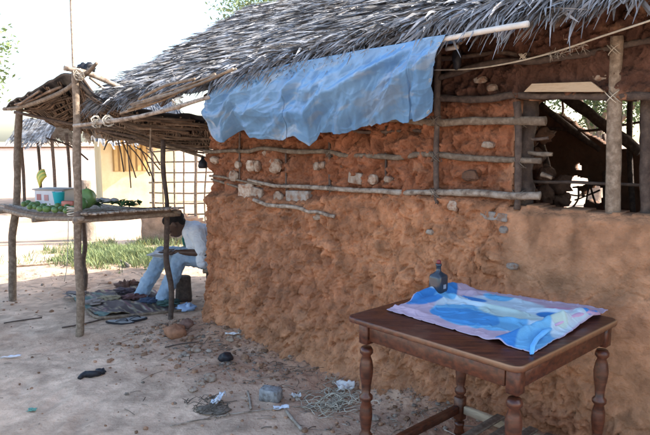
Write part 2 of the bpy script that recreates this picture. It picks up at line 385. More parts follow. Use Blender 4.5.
stain = (sst(.15, .5, fbm(U * 1.3, ZZ * .8, 91, 4)) * .28)[..., None]; ccol = ccol * (1 - stain) + np.array([.22, .115, .07]) * stain
crack = (1 - sst(.0, .022, np.abs(fbm(U * 3.2 + .3 * fbm(U * 9, ZZ * 9, 2, 2), ZZ * 3.2, 93, 4)))) * sst(.0, .3, vn(U * 2.2, ZZ * 2.2, 95)) * sm
base = base + (-.009 * crack)[..., None] * EN; V_pre = 0
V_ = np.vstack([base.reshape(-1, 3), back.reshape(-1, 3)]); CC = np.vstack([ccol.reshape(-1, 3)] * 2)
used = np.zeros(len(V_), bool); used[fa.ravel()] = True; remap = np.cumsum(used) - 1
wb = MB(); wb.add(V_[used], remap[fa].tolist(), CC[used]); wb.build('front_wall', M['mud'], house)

def slab_wall(name, p0, p1, z0, ztop, th, m, holes=(), res=.05, amp=.03, colr=None, parent=None):
    p0 = np.array(p0, float); p1 = np.array(p1, float); L_ = np.linalg.norm(p1 - p0); d = (p1 - p0) / L_; nn = np.array([d[1], -d[0], 0])
    a = np.arange(0, L_ + res, res); b = np.arange(z0, 2.9, res); AA, BB = np.meshgrid(a, b, indexing='ij')
    kk = (BB < ztop(AA / L_) + .05 * fbm(AA * 6, BB * 6, 3, 3))
    for (ca, cb, ra, rb) in holes:
        kk &= ((AA - ca) / ra) ** 2 + ((BB - cb) / rb) ** 2 + 1.3 * fbm(AA * 14, BB * 14, 6, 4) > 1
    kk = kk[:-1, :-1]; lp = amp * fbm(AA * 8, BB * 8, 1, 4)
    AJ = AA + res * .8 * fbm(AA / res * .31, BB / res * .31, 5, 2); BJ = BB + res * .8 * fbm(AA / res * .31, BB / res * .31, 15, 2)
    f_ = p0[None, None] + d * AJ[..., None] + nn * (th / 2 + lp)[..., None]; f_[..., 2] = BJ
    g_ = p0[None, None] + d * AJ[..., None] - nn * (th / 2 + lp)[..., None]; g_[..., 2] = BJ
    n1, n2 = AA.shape; ix = np.arange(n1 * n2).reshape(n1, n2); q_ = np.stack([ix[:-1, :-1], ix[1:, :-1], ix[1:, 1:], ix[:-1, 1:]], -1)[kk]; o_ = n1 * n2
    fs = [q_, q_[:, ::-1] + o_]; kq = np.pad(kk, 1)
    for (di, dj, e1, e2) in ((-1, 0, (0, 1), (0, 0)), (1, 0, (1, 0), (1, 1)), (0, -1, (0, 0), (1, 0)), (0, 1, (1, 1), (0, 1))):
        nb = kq[1 + di:1 + di + kk.shape[0], 1 + dj:1 + dj + kk.shape[1]]; mm = kk & ~nb; ii, jj = np.nonzero(mm)
        r1 = ix[ii + e1[0], jj + e1[1]]; r2 = ix[ii + e2[0], jj + e2[1]]; fs.append(np.stack([r1, r2, r2 + o_, r1 + o_], -1)[:, ::-1])
    fs = np.vstack(fs); vv = np.vstack([f_.reshape(-1, 3), g_.reshape(-1, 3)]); us_ = np.zeros(len(vv), bool); us_[fs.ravel()] = True; rm = np.cumsum(us_) - 1
    b_ = MB(); b_.add(vv[us_], rm[fs].tolist(), colr if colr is not None else .5); return b_.build(name, m, parent)
WB = -2.6
BWP = ((540, 106), (572, 124), (600, 142), (622, 151), (660, 152))
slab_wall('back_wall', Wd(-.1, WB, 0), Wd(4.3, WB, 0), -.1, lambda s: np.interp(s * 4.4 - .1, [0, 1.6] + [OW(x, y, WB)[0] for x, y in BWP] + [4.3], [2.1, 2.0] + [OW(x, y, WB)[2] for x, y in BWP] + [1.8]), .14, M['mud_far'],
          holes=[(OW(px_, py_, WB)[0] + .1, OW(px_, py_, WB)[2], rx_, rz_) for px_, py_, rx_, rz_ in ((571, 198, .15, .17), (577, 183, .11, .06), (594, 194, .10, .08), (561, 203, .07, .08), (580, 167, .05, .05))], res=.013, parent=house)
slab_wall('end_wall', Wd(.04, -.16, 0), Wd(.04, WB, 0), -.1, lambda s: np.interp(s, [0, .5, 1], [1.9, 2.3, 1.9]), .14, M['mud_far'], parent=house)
slab_wall('front_wall', Wd(4.28, -.06, 0), Wd(7.1, -.06, 0), -.1, lambda s: 2.1 + 0 * s, .15, M['mud'], res=.06, colr=np.array([.37, .205, .125]), parent=house)  # from here on: unseen extension of the house, added to shade the foreground
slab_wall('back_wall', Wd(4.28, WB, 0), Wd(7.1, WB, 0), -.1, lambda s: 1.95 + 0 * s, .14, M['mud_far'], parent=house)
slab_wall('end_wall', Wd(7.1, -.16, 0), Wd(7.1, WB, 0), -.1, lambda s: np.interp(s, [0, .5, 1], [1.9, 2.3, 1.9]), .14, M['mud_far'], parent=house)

# lattice poles on the front wall (photo positions measured in the wall's own plane)
def wp(pts, w=.03, jit=.010):
    out = []
    for i in range(len(pts) - 1):
        a = OW(pts[i][0], pts[i][1], w); b = OW(pts[i + 1][0], pts[i + 1][1], w); n_ = max(2, int(np.linalg.norm(b - a) / .12))
        for k_ in range(n_): out.append(a + (b - a) * k_ / n_)
    out.append(OW(pts[-1][0], pts[-1][1], w)); out = np.array(out)
    s = random.random() * 40; t = np.arange(len(out)); out[:, 2] += jit * vn(t * .8, s); out[:, 1] += jit * .5 * vn(t * .8, s + 5)
    return np.array([Wd(*o) for o in out])
def pole(pts, r, m='wood', w=.03, name='lattice_pole', jit=.010, r2=None, rough=.35):
    k_r = 1.0 if name == 'window_post' else .84
    P_ = wp(pts, w - (.0 if name == 'window_post' else .008), jit * (1 if name == 'window_post' else 1.5)); b = MB(); rr = k_r * np.linspace(r, r2 if r2 else r * .85, len(P_)) * (1 + .14 * vn(np.arange(len(P_)) * 1.1, random.random() * 50))
    b.tube(P_, rr, 10, rough, sub=3); return b.build(name, M[m], house)
pole([(204, 151), (260, 150), (330, 154), (437, 157), (541, 163)], .016, w=.05, r2=.020)
pole([(210, 175), (232, 179), (262, 184)], .011, w=.03)
pole([(248, 180), (275, 186), (300, 187), (350, 189), (437, 193), (540, 195)], .013, 'wood_pale', w=.06, r2=.026)
pole([(211, 181), (240, 187), (258, 195)], .010, w=.035)
pole([(254, 200), (275, 206), (300, 208), (318, 212), (334, 215)], .017, 'wood_pale', w=.095, r2=.014)
pole([(300, 118), (437, 121), (546, 122)], .020, w=.055, r2=.026)
pole([(214, 128), (300, 130), (430, 133)], .014, 'wood_dark', w=.015)
pole([(400, 97), (470, 98), (560, 96), (645, 97), (720, 96)], .022, 'wood_dark', w=.05)
pole([(436, 77), (500, 62), (560, 56), (646, 41), (730, 30)], .020, 'wood_dark', w=.06)
pole([(420, 60), (500, 54), (545, 52)], .017, 'wood_dark', w=.02)
pole([(524, 151), (552, 154)], .015, w=-.03)
pole([(520, 137), (548, 139)], .010, 'wood_dark', w=-.03)
pole([(505, 177), (545, 183), (640, 187), (700, 190)], .011, 'wood_dark', w=-.12)
pole([(541, 176), (552, 177)], .014, w=-.02)
# uprights
pole([(438, 30), (437, 120), (436, 205)], .021, 'wood_dark', w=.062, name='upright_pole')
pole([(329, 118), (330, 160), (331, 194)], .012, 'wood_dark', w=.02, name='upright_pole')
pole([(240, 125), (240, 180)], .010, 'wood_dark', w=.018, name='upright_pole')
pole([(286, 130), (287, 200)], .009, 'wood_dark', w=.018, name='upright_pole')
pole([(386, 128), (386, 200)], .010, 'wood_dark', w=.015, name='upright_pole')
pole([(517, 100), (518, 140), (517, 209)], .024, 'wood_dark', w=.055, name='upright_pole')
b = MB(); b.tube([Wd(OPU + .015, -.075, z_) for z_ in (1.1, 1.3, 1.5, 1.75)], .058, 9, .5, sub=4); b.build('upright_pole', M['wood_dark'], house)
for k_ in range(13):
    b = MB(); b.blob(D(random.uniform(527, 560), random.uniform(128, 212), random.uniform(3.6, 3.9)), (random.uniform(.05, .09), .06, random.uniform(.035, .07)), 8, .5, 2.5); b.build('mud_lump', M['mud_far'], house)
for x0, y0_, x1, y1_ in ((560, 212, 566, 176), (566, 214, 578, 186), (584, 214, 590, 180), (575, 200, 600, 190), (600, 214, 588, 176), (556, 190, 585, 196)):
    b = MB(); p = D(x0, y0_, 5.3); q_ = D(x1, y1_, 5.3); b.tube([p, (p + q_) / 2 + rng.normal(0, .03, 3), q_], .008, 5, .4, sub=4); b.build('inner_stick', M['wood_dark'], house)
b = MB(); b.tube([OWd(617, 36, .065), OWd(615, 97, .035), OWd(614, 150, .005), OWd(612, 219, -.035)], [.026, .029, .031, .035], 12, .25, sub=5); b.build('window_post', M['wood'], house)
pole([(646, 60), (645, 222)], .030, 'wood_dark', w=-.07, name='window_post')
# fibre lashings where poles cross
def lash(px, py, w, r, m='dark_fibre'):
    c_ = OW(px, py, w); b = MB()
    for k_ in range(3):
        a = np.linspace(0, 2 * np.pi, 13); t = random.uniform(-.5, .5)
        P_ = np.array([Wd(c_[0] + r * math.cos(x) * .9 + .3 * r * (k_ - 1), c_[1] + .012 + r * .9 * math.sin(x), c_[2] + r * math.cos(x) * (1 if k_ % 2 else -1) * .9) for x in a])
        b.tube(P_, .0022, 5, sub=1)
    b.build('lashing', M[m], house)
for (x, y, w_, r_, m_) in ((437, 121, .05, .03, 'dark_fibre'), (437, 157, .05, .028, 'dark_fibre'), (437, 193, .05, .03, 'dark_fibre'), (330, 154, .03, .022, 'dark_fibre'), (331, 188, .035, .02, 'dark_fibre'), (240, 151, .03, .018, 'dark_fibre'),
                       (614, 97, .03, .034, 'fibre'), (615, 50, .06, .026, 'fibre'), (521, 122, .02, .03, 'dark_fibre'), (521, 163, .02, .027, 'dark_fibre'), (524, 57, .05, .018, 'fibre'), (287, 186, .03, .017, 'dark_fibre'), (520, 195, .02, .028, 'dark_fibre')):
    lash(x, y, w_, r_, m_)
b = MB(); b.tube([OWd(610, 66, .02), OWd(616, 74, .01), OWd(624, 84, .0)], .003, 5); b.build('lashing', M['fibre'], house)
# stones and broken blocks packed into the lattice
def stone(px, py, a, h, sq=False, m='stone', w=.012, ang=0):
    w = w + .006 + (.026 if py > 200 else 0)
    c_ = OWd(px, py, w); b = MB(); s_ = np.linalg.norm(OWd(px + 10, py, w) - OWd(px, py, w)) / 10
    m = 'rough_block' if m == 'cement' else m
    rot = Matrix.Rotation(math.atan2(EU[1], EU[0]), 3, 'Z') @ Matrix.Rotation(R(ang), 3, 'Y')
    if sq: b.box(c_, (a * s_, .05, h * s_), rot, bev=.005)
    else:
        b.blob((0, 0, 0), (1, 1, 1), 5, .35, 1.6); v = b.v[0]; v = np.sign(v) * np.abs(v) ** .8 * [a * s_ / 2, .026, h * s_ / 2]; b.v[0] = v @ np.array(rot).T + c_
    b.build('stone', M[m], house, smooth=False)
for a in ((251, 166, 9, 8), (258, 166, 5, 8), (275, 165, 14, 11), (268, 154, 10, 5), (318, 166, 9, 6), (323, 165, 6, 6), (357, 178, 14, 9, True, 'stone', .012, 6), (373, 179, 9, 9), (389, 179, 8, 6), (249, 190, 12, 9),
          (246, 192, 12, 10, True, 'stone', .012, 4), (258, 194, 11, 9, True, 'stone', .012, 8), (279, 197, 10, 9), (299, 196, 23, 8, True, 'cement', .015, -2), (318, 216, 10, 6), (453, 206, 12, 10, False, 'stone', .02, 0), (489, 145, 14, 7), (470, 176, 16, 11, False, 'mud_far'),
          (495, 216, 27, 8, True, 'cement', .02, 3), (504, 229, 10, 7, False, 'cement', .03), (513, 266, 12, 7, False, 'cement', .05), (430, 232, 8, 5, False, 'stone', .045), (215, 160, 8, 5), (480, 80, 14, 6), (492, 88, 10, 7), (600, 78, 16, 10), (570, 36, 16, 8), (234, 176, 8, 7), (238, 165, 6, 5), (344, 165, 7, 5, False, 'mud_far')):
    stone(*a)

# rafters, ridge and eave poles
def upole(pts, r, m, name, n=9, rough=.25, parent=house, sub=4):
    b = MB(); b.tube(np.array([Wd(*p) for p in pts]), r, n, rough, sub=sub); return b.build(name, M[m], parent)
for u_ in np.arange(-.36, 7.0, .46):
    upole([(u_, weave(u_) - .05, zeave(u_) - .03), (u_ + .02, -.4, zroof(u_, -.4) - .06), (u_, WR, zroof(u_, WR) - .06)], .02, 'wood_dark', 'rafter')
    upole([(u_, WR, zroof(u_, WR) - .06), (u_ - .03, -2.2, zroof(u_, -2.2) - .07), (u_, -3.0, zroof(u_, -3.0) - .06)], .02, 'wood_dark', 'rafter')
upole([(-.5, WR, zroof(-.5, WR) - .08), (1.8, WR, zroof(1.8, WR) - .09), (4.0, WR, zroof(4, WR) - .08), (7.1, WR, zroof(7, WR) - .08)], .03, 'wood_dark', 'ridge_pole')
for w_ in (.15, -.35, -.8): upole([(-.35, w_, zroof(-.35, w_) - .035), (1.8, w_, zroof(1.8, w_) - .04), (4.0, w_, zroof(4.0, w_) - .035), (7.1, w_, zroof(7.1, w_) - .035)], .014, 'wood_dark', 'purlin')
upole([(-.3, -2.55, 1.98), (2, -2.55, 2.02), (4.0, -2.55, 2.0)], .03, 'wood_dark', 'wall_plate')
# loose dark poles inside, seen through the window gap
for a, b_, r_ in (((563, 96, 5.3), (640, 152, 4.8), .045), ((540, 104, 5.5), (600, 150, 5.3), .03), ((547, 128, 5.6), (640, 122, 5.0), .012), ((560, 90, 5.8), (556, 130, 5.8), .012), ((529, 170, 4.3), (552, 176, 4.2), .03), ((604, 135, 5.5), (606, 230, 5.0), .02), ((541, 140, 5.3), (550, 225, 5.0), .022), ((630, 90, 5.0), (634, 230, 4.7), .022)):
    bb = MB(); p = D(*a); q_ = D(*b_); bb.tube([p, (p + q_) / 2 + rng.normal(0, .025, 3), q_], r_, 8, .4, sub=5); bb.build('inner_pole', M['wood_dark'], house)
# eave pole running from the stall post to the bleached end by the tarpaulin
EP0 = D(74, 126, 4.34); EP1 = OWd(527, 24, .42)
ep = [EP0, EP0 + (EP1 - EP0) * .22 + np.array([0, 0, -.035]), EP0 + (EP1 - EP0) * .47 + np.array([0, 0, -.005]), EP0 + (EP1 - EP0) * .75, EP1]
b = MB(); b.tube(ep[:2] + [EP0 + (EP1 - EP0) * .41 + [0, 0, -.01]], [.013, .014, .012], 10, .35, sub=6); b.build('eave_pole', M['wood_pale'], house)
b = MB(); b.tube([OWd(436, 41, .50), OWd(480, 32, .54), OWd(528, 24, .58)], [.012, .013, .014], 10, .1, sub=6); b.build('eave_pole', M['bamboo'], house)
b = MB(); b.tube([OWd(446, 49, .2), OWd(458, 47, .2)], .012, 8); b.build('eave_pole', M['bamboo'], house)

# thatch: a thick dark underlayer and thousands of separate palm leaflets
tu = np.linspace(-.56, 7.2, 240); ts = np.linspace(0, 1, 46)  # lengthened out of view so the roof keeps sun off the foreground
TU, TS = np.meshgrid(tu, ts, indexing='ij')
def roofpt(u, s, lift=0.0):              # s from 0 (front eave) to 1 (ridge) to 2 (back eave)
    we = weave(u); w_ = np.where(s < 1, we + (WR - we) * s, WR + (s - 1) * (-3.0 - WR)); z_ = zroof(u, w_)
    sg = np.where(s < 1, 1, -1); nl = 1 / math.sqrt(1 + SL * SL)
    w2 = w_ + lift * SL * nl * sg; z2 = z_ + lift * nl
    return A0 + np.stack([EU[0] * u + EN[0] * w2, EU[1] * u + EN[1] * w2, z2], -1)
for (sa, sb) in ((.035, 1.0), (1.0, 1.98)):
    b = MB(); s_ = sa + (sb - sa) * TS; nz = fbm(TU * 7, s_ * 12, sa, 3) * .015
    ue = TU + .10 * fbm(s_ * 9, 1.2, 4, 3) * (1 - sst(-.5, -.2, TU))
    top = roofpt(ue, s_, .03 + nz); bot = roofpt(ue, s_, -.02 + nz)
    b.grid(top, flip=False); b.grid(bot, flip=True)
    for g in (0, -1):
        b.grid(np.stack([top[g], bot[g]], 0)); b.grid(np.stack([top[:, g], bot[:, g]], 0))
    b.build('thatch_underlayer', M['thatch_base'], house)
def blades(nb, u0, u1, s0, s1, per, Lr, Wr, liftr, droop, seed, spread=.16, yaw0=0.0, base=.035):
    rg = np.random.default_rng(seed); Vs = []; Cs = []
    n = nb * per
    bu = np.repeat(rg.uniform(u0, u1, nb), per); bs0 = rg.uniform(s0, s1, nb); bs0 = np.where(bs0 > .12, np.round(bs0 / .105) * .105 + rg.normal(0, .018, nb) + .02 * vn(rg.uniform(0, 1, nb) * 0 + np.arange(nb) * .01, 1), bs0); bs = np.repeat(np.clip(bs0, s0, s1), per); by = np.repeat(rg.normal(yaw0 - .38, .15, nb), per); bc = np.repeat(rg.uniform(0, 1, nb), per)
    u = bu + rg.normal(0, .035, n); s = np.clip(bs + rg.normal(0, .015, n), s0 - .02, 1.02); yaw = by + rg.normal(0, spread, n)
    L_ = rg.uniform(*Lr, n); L_ = np.minimum(L_, s * 2.15 + rg.uniform(.02, .13, n) * (1 + .5 * (u > 2.3))); wd = rg.uniform(*Wr, n); l0 = base + rg.uniform(*liftr, n); dr = rg.uniform(*droop, n); roll = rg.normal(0, .6, n)
    sl = math.hypot(1, SL); slen = (weave(1.0) - WR) * sl
    P0 = roofpt(u, s, l0); k = 5; tt = np.linspace(0, 1, k)
    dn = np.array([*(EN[:2] / sl), -SL / sl]); nr = np.array([*(EN[:2] * SL / sl), 1 / sl])
    d = dn[None] * np.cos(yaw)[:, None] + EU[None] * np.sin(yaw)[:, None]; side = np.cross(d, nr[None])
    over = np.maximum(0, L_ / slen - s)                  # share of the blade past the eave
    curl = rg.normal(0, .06, n); bl_ = np.repeat(rg.uniform(.0, .075, nb), per) + rg.normal(0, .012, n)
    ctr = []
    for t in tt:
        q_ = P0 + d * (L_ * t)[:, None] + nr * (.012 * np.sin(t * 2.5) + bl_ * t)[:, None] + side * (curl * t * t)[:, None]
        past = np.clip(t * L_ - s * slen, 0, None); q_ = q_ + np.array([0, 0, -1.]) * (dr * past * past * 2 + .12 * past)[:, None]
        ctr.append(q_)
    ctr = np.array(ctr)                                  # k,n,3
    sv = side * np.cos(roll)[:, None] + nr * np.sin(roll)[:, None]; prof = np.array([.55, 1, .95, .7, .12])
    lf = ctr + sv[None] * (prof[:, None] * wd[None])[..., None] * .5; rt = ctr - sv[None] * (prof[:, None] * wd[None])[..., None] * .5
    V = np.stack([lf, rt], 2).transpose(1, 0, 2, 3).reshape(-1, 3)     # n,k,2
    i0 = (np.arange(n) * k * 2)[:, None] + (np.arange(k - 1) * 2)[None]
    f = np.stack([i0, i0 + 1, i0 + 3, i0 + 2], -1).reshape(-1, 4)
    c_ = np.clip(bc * .55 + rg.uniform(0, .45, n), 0, 1); cc = np.repeat(c_, k * 2)[:, None] * np.ones((1, 3))
    return V, f, cc
tb_ = MB()
V, f, cc = blades(3000, -.50, 4.6, .06, 1.0, 11, (.18, .38), (.010, .027), (0, .03), (.4, 1.2), 1); tb_.add(V, f.tolist(), cc)
V, f, cc = blades(560, -.48, 4.6, -.01, .10, 10, (.14, .28), (.009, .022), (-.02, .03), (.5, 1.6), 2, .22); tb_.add(V, f.tolist(), cc)
V, f, cc = blades(150, -.56, -.38, -.02, 1.0, 10, (.2, .42), (.010, .02), (-.05, .02), (.3, 1.0), 3, .3, -.35); tb_.add(V, f.tolist(), cc)
tb_.build('thatch', M['thatch'], house)

# ---------------------------------------------------------------- tarpaulin
topx = [(212, 92), (224, 83), (250, 75), (289, 66), (330, 58), (370, 51), (410, 44), (446, 37)]
botx = [(209, 128), (212, 135), (219, 141), (227, 142), (238, 131), (243, 129), (252, 137), (268, 139), (284, 141), (287, 140), (293, 137), (300, 138), (306, 142), (311, 146), (317, 140), (323, 132), (333, 133), (343, 135), (356, 131), (368, 127), (380, 124), (396, 119), (403, 123), (416, 121), (428, 117), (433, 112)]
def arc(pts, n):
    p = np.array(pts, float); d = np.r_[0, np.cumsum(np.hypot(*np.diff(p, axis=0).T))]; t = np.linspace(0, d[-1], n)
    return np.stack([np.interp(t, d, p[:, 0]), np.interp(t, d, p[:, 1])], 1)
nS, nT = 380, 130; tp = arc(topx, nS)
bx_ = np.linspace(209, 433, nS); bp_ = np.array(botx); bt = np.stack([bx_, np.interp(bx_, bp_[:, 0], bp_[:, 1])], 1)
TP = np.array([OW(x, y - 2, .53) for x, y in tp]); BT = np.array([OW(x, y, .26) for x, y in bt])
sS = np.linspace(0, 1, nS)[:, None]; tT = np.linspace(0, 1, nT)[None]
P_ = TP[:, None] * (1 - tT[..., None]) + BT[:, None] * tT[..., None]
P_[..., 1] += .05 * np.sin(tT * np.pi)                                   # belly
fo = .020 * fbm(sS * 11 + tT * 2.0, tT * 2.2 - sS * 3, 3, 3) + .018 * (1 - np.abs(fbm(sS * 7 + tT * 2.6, tT * 1.3, 8, 2)) * 2.4) * sst(0, .3, tT)
cre = .010 * (1 - sst(0, .10, np.abs(fbm(sS * 9 - tT * 3, tT * 4 + sS * 6, 14, 3)))) + .007 * (1 - sst(0, .08, np.abs(fbm(sS * 16 + tT, tT * 7, 19, 2))))
rt = np.random.default_rng(5); cre = cre * .3; xx = sS * 1.9 + 0 * tT; yy = tT * .42 + 0 * sS
for k_ in range(150):
    cx, cy = rt.uniform(0, 1.9), rt.uniform(0, .42); an = rt.choice([rt.normal(.55, .35), rt.normal(1.35, .3), rt.uniform(0, 3.14)], p=[.5, .25, .25]); ln = rt.uniform(.05, .32); wd = rt.uniform(.012, .075)
    p_ = (xx - cx) * math.cos(an) - (yy - cy) * math.sin(an); q_ = (xx - cx) * math.sin(an) + (yy - cy) * math.cos(an)
    cre = cre + rt.choice([1, 1, -.8]) * wd * .34 * np.clip(1 - np.abs(q_) / wd, 0, 1) * np.clip(1.3 * (1 - np.abs(p_) / ln), 0, 1)
diag = .035 * np.exp(-((tT - (1.15 - sS * 1.25)) / .07) ** 2) * sst(.35, .5, sS)     # gathered fold rising to the right
sagr = .03 * np.exp(-((sS - .42) / .03) ** 2) * tT
P_[..., 1] += (fo + cre + diag + sagr) * (.35 + .65 * sst(0, .25, tT))
P_[..., 2] += (.012 * fbm(sS * 10, tT * 3, 5, 3) + .010 * fbm(sS * 45, 0 * tT, 6, 3) + .014 * (vn(sS * 60 + 0 * tT, 0 * tT, 8) > .72)) * tT
wl = np.array([[Wd(*P_[i, j]) for j in range(nT)] for i in range(nS)])
# a strip that goes back over the pole, under the thatch
ext = np.array([[Wd(*(TP[i] + np.array([0, -.05 * k_ - .01, .012 * math.sin(k_ * 1.4)]))) for k_ in (3, 2, 1)] for i in range(nS)])
wl = np.concatenate([ext, wl], 1)
tar = MB(); sun_f = np.clip(.5 + .7 * fbm(sS * 5, tT * 3, 30, 4), 0, 1); sun_f = np.concatenate([sun_f[:, :1]] * 3 + [sun_f], 1)
cw = sst(.25, .5, fbm(sS * 14 + tT * 5, tT * 9, 50, 4)); cw = np.concatenate([cw[:, :1]] * 3 + [cw], 1)[..., None]
cl = (np.array([.16, .37, .68]) * sun_f[..., None] + np.array([.25, .47, .74]) * (1 - sun_f[..., None])); cl = cl * (1 - .5 * cw) + np.array([.50, .62, .74]) * .5 * cw
_s = np.broadcast_to(sS, (nS, nT)); _t = np.broadcast_to(tT, (nS, nT))
dirt = sst(.1, .5, fbm(_s * 22, _t * 7, 60, 4) + 1.2 * np.exp(-((_s - .76) / .07) ** 2 - ((_t - .72) / .2) ** 2) - .35 + .3 * _t) * .32
dirt = np.concatenate([dirt[:, :1]] * 3 + [dirt], 1)[..., None]; cl = cl * (1 - dirt) + np.array([.40, .42, .42]) * dirt
tar.grid(wl, cl.reshape(-1, 3))
M['tarp'] = attr_mat('blue_tarpaulin', rough=.33, bump=.12, bscale=120, spec=.5, var=.06, vscale=20, trl=.25)
to = solo(tar, 'tarpaulin', M['tarp'], 'blue plastic tarpaulin draped along the eave with a ragged lower edge', 'tarpaulin', Wd(1.3, .3, 1.5))
for i_, j_ in ((4, nT - 5), (130, nT - 8), (nS - 8, nT - 8), (nS - 6, 70), (nS - 5, 14)):
    c_ = wl[i_, j_ + 3]; g = MB(); a = np.linspace(0, 2 * np.pi, 15); o = wl[i_ + (1 if i_ < nS - 2 else -1), j_ + 3] - c_; o /= np.linalg.norm(o); o2 = wl[i_, j_ + 2] - c_; o2 /= np.linalg.norm(o2); nn_ = np.cross(o, o2); nn_ *= np.sign(nn_ @ EN)
    g.tube([c_ + nn_ * .002 + .009 * (o * math.cos(x) + o2 * math.sin(x)) for x in a], .0022, 6, c=np.array([.45, .45, .43]), sub=1); g.build('eyelet', M['plastic'], to)
sm_ = to.modifiers.new('thick', 'SOLIDIFY'); sm_.thickness = .0015

# rope across the top right, pouch, board on the beam
pr = [OW(434, 70, .12), OW(470, 69, .16), OW(510, 63, .20), OW(555, 52, .25), OW(600, 37, .32), OW(640, 24, .40), OW(680, 10, .42)]
b = MB(); b.tube([Wd(*p) for p in pr], .0042, 6, .2, sub=8)
rp = b.build('rope', M['fibre']); tag(rp, 'thin sagging cord strung beneath the thatch across the dark upper wall', 'rope')
fz = MB()
for i in range(46):
    t = random.random(); px = 545 + 40 * t; p = OWd(px, np.interp(px, [510, 555, 600], [63, 52, 37]) + .5, .26)
    fz.tube([p, p + rng.normal(0, .008, 3) + np.array([0, 0, -.008]), p + rng.normal(0, .014, 3) + np.array([0, 0, -.018])], .0007, 3, sub=1)
o = fz.build('frayed_fibres', M['fibre'], rp); o['label'] = 'frayed yellowish fibres caught on the cord'
b = MB(); p = OW(455, 60, .16)
P4 = [OW(x, y, .085) for x, y in ((525, 92), (533, 84), (592, 82), (605, 92))]
v = [Wd(q_[0], w_, q_[2]) for w_ in (.075, .10) for q_ in P4]
bl = MB(); bl.add(v, [(3, 2, 1, 0), (4, 5, 6, 7), (0, 1, 5, 4), (1, 2, 6, 5), (2, 3, 7, 6), (3, 0, 4, 7)])
solo(bl, 'wooden_board', M['plank'], 'short pale board with slanted ends lying on the dark beam above the window gap', 'board', Wd(*P4[0]), smooth=False)
b = MB(); b.blob(OWd(457, 60, .17), (.028, .028, .05), 9, .3, 2); b.tube([OWd(458, 46, .2), OWd(457, 54, .17)], .003, 5)
solo(b, 'cloth_pouch', M['blackplastic'], 'small black bag hanging under the bleached pole end right of the tarpaulin', 'bag', OWd(457, 66, .17))
b = MB(); c_ = D(203, 165, 5.22); b.lathe(c_, [(.0, -.03), (.036, -.028), (.045, -.01), (.036, .03), (.018, .05), (.014, .07), (.0, .072)], 16); b.tube([c_ + [0, 0, .07], c_ + [.01, 0, .16]], .002, 5)
solo(b, 'hanging_pot', M['blackplastic'], 'small dark pot hanging by a cord at the wall corner above the seated man', 'pot', c_ - [0, 0, .03])

# ---------------------------------------------------------------- table
TA, TB, TC = G(347, 315, .77), G(520, 369, .77), G(621, 319, .77)
ex = (TC - TB); Lx = np.linalg.norm(ex[:2]); ex = ex / np.linalg.norm(ex)
ey0 = (TA - TB); ey = ey0 - ex * (ey0 @ ex); Ly = np.linalg.norm(ey0[:2]) * 1.0; ey /= np.linalg.norm(ey)
tcen = (TA + TC) / 2; tcen[2] = 0; TH = .77
tz = float(gz(TB[0], TB[1])) * 0
table = thing('wooden_table', 'dark varnished wooden table with turned legs standing against the mud wall', 'table', (tcen[0], tcen[1], 0))
m, t, b = new_mat('varnished_wood'); N = t.nodes; L = t.links
tc = N.new('ShaderNodeTexCoord'); mp = N.new('ShaderNodeMapping'); mp.inputs['Rotation'].default_value = (0, 0, -math.atan2(ey[1], ey[0])); mp.inputs['Scale'].default_value = (2, 22, 22)
L.new(tc.outputs['Object'], mp.inputs[0]); n1 = N.new('ShaderNodeTexNoise'); n1.inputs['Scale'].default_value = 3; n1.inputs['Detail'].default_value = 8; L.new(mp.outputs[0], n1.inputs[0])
cr = N.new('ShaderNodeValToRGB'); L.new(n1.outputs[0], cr.inputs[0]); e_ = cr.color_ramp.elements; e_[0].position = .3; e_[0].color = (.022, .005, .004, 1); e_[1].position = .7; e_[1].color = (.12, .032, .014, 1)
n2 = N.new('ShaderNodeTexNoise'); n2.inputs['Scale'].default_value = 5; n2.inputs['Detail'].default_value = 8; n2.inputs['Roughness'].default_value = .7; L.new(tc.outputs['Object'], n2.inputs[0])
mr = N.new('ShaderNodeMapRange'); mr.inputs[1].default_value = .55; mr.inputs[2].default_value = .75; L.new(n2.outputs[0], mr.inputs[0])
ge = N.new('ShaderNodeNewGeometry')
at = N.new('ShaderNodeAttribute'); at.attribute_name = 'tint'
ad = N.new('ShaderNodeMath'); ad.operation = 'MULTIPLY_ADD'; ad.inputs[1].default_value = .22; L.new(mr.outputs[0], ad.inputs[0]); L.new(at.outputs['Fac'], ad.inputs[2]); ad.use_clamp = True
mx = N.new('ShaderNodeMix'); mx.data_type = 'RGBA'; L.new(ad.outputs[0], mx.inputs[0]); L.new(cr.outputs[0], mx.inputs[6]); mx.inputs[7].default_value = (.36, .19, .09, 1)
L.new(mx.outputs[2], b.inputs['Base Color'])
mr2 = N.new('ShaderNodeMapRange'); mr2.inputs[1].default_value = .4; mr2.inputs[2].default_value = .7; mr2.inputs[3].default_value = .28; mr2.inputs[4].default_value = .6; L.new(n2.outputs[0], mr2.inputs[0]); L.new(mr2.outputs[0], b.inputs['Roughness'])
bp = N.new('ShaderNodeBump'); bp.inputs['Strength'].default_value = .25; bp.inputs['Distance'].default_value = .003; L.new(n1.outputs[0], bp.inputs['Height']); L.new(bp.outputs[0], b.inputs['Normal'])
M['varnish'] = m
RT = Matrix(((ex[0], ey[0], 0), (ex[1], ey[1], 0), (0, 0, 1)))
def T(a, b_, z): return TB + ex * a + ey * b_ + np.array([0, 0, z - TH])     # a along right edge, b along front edge
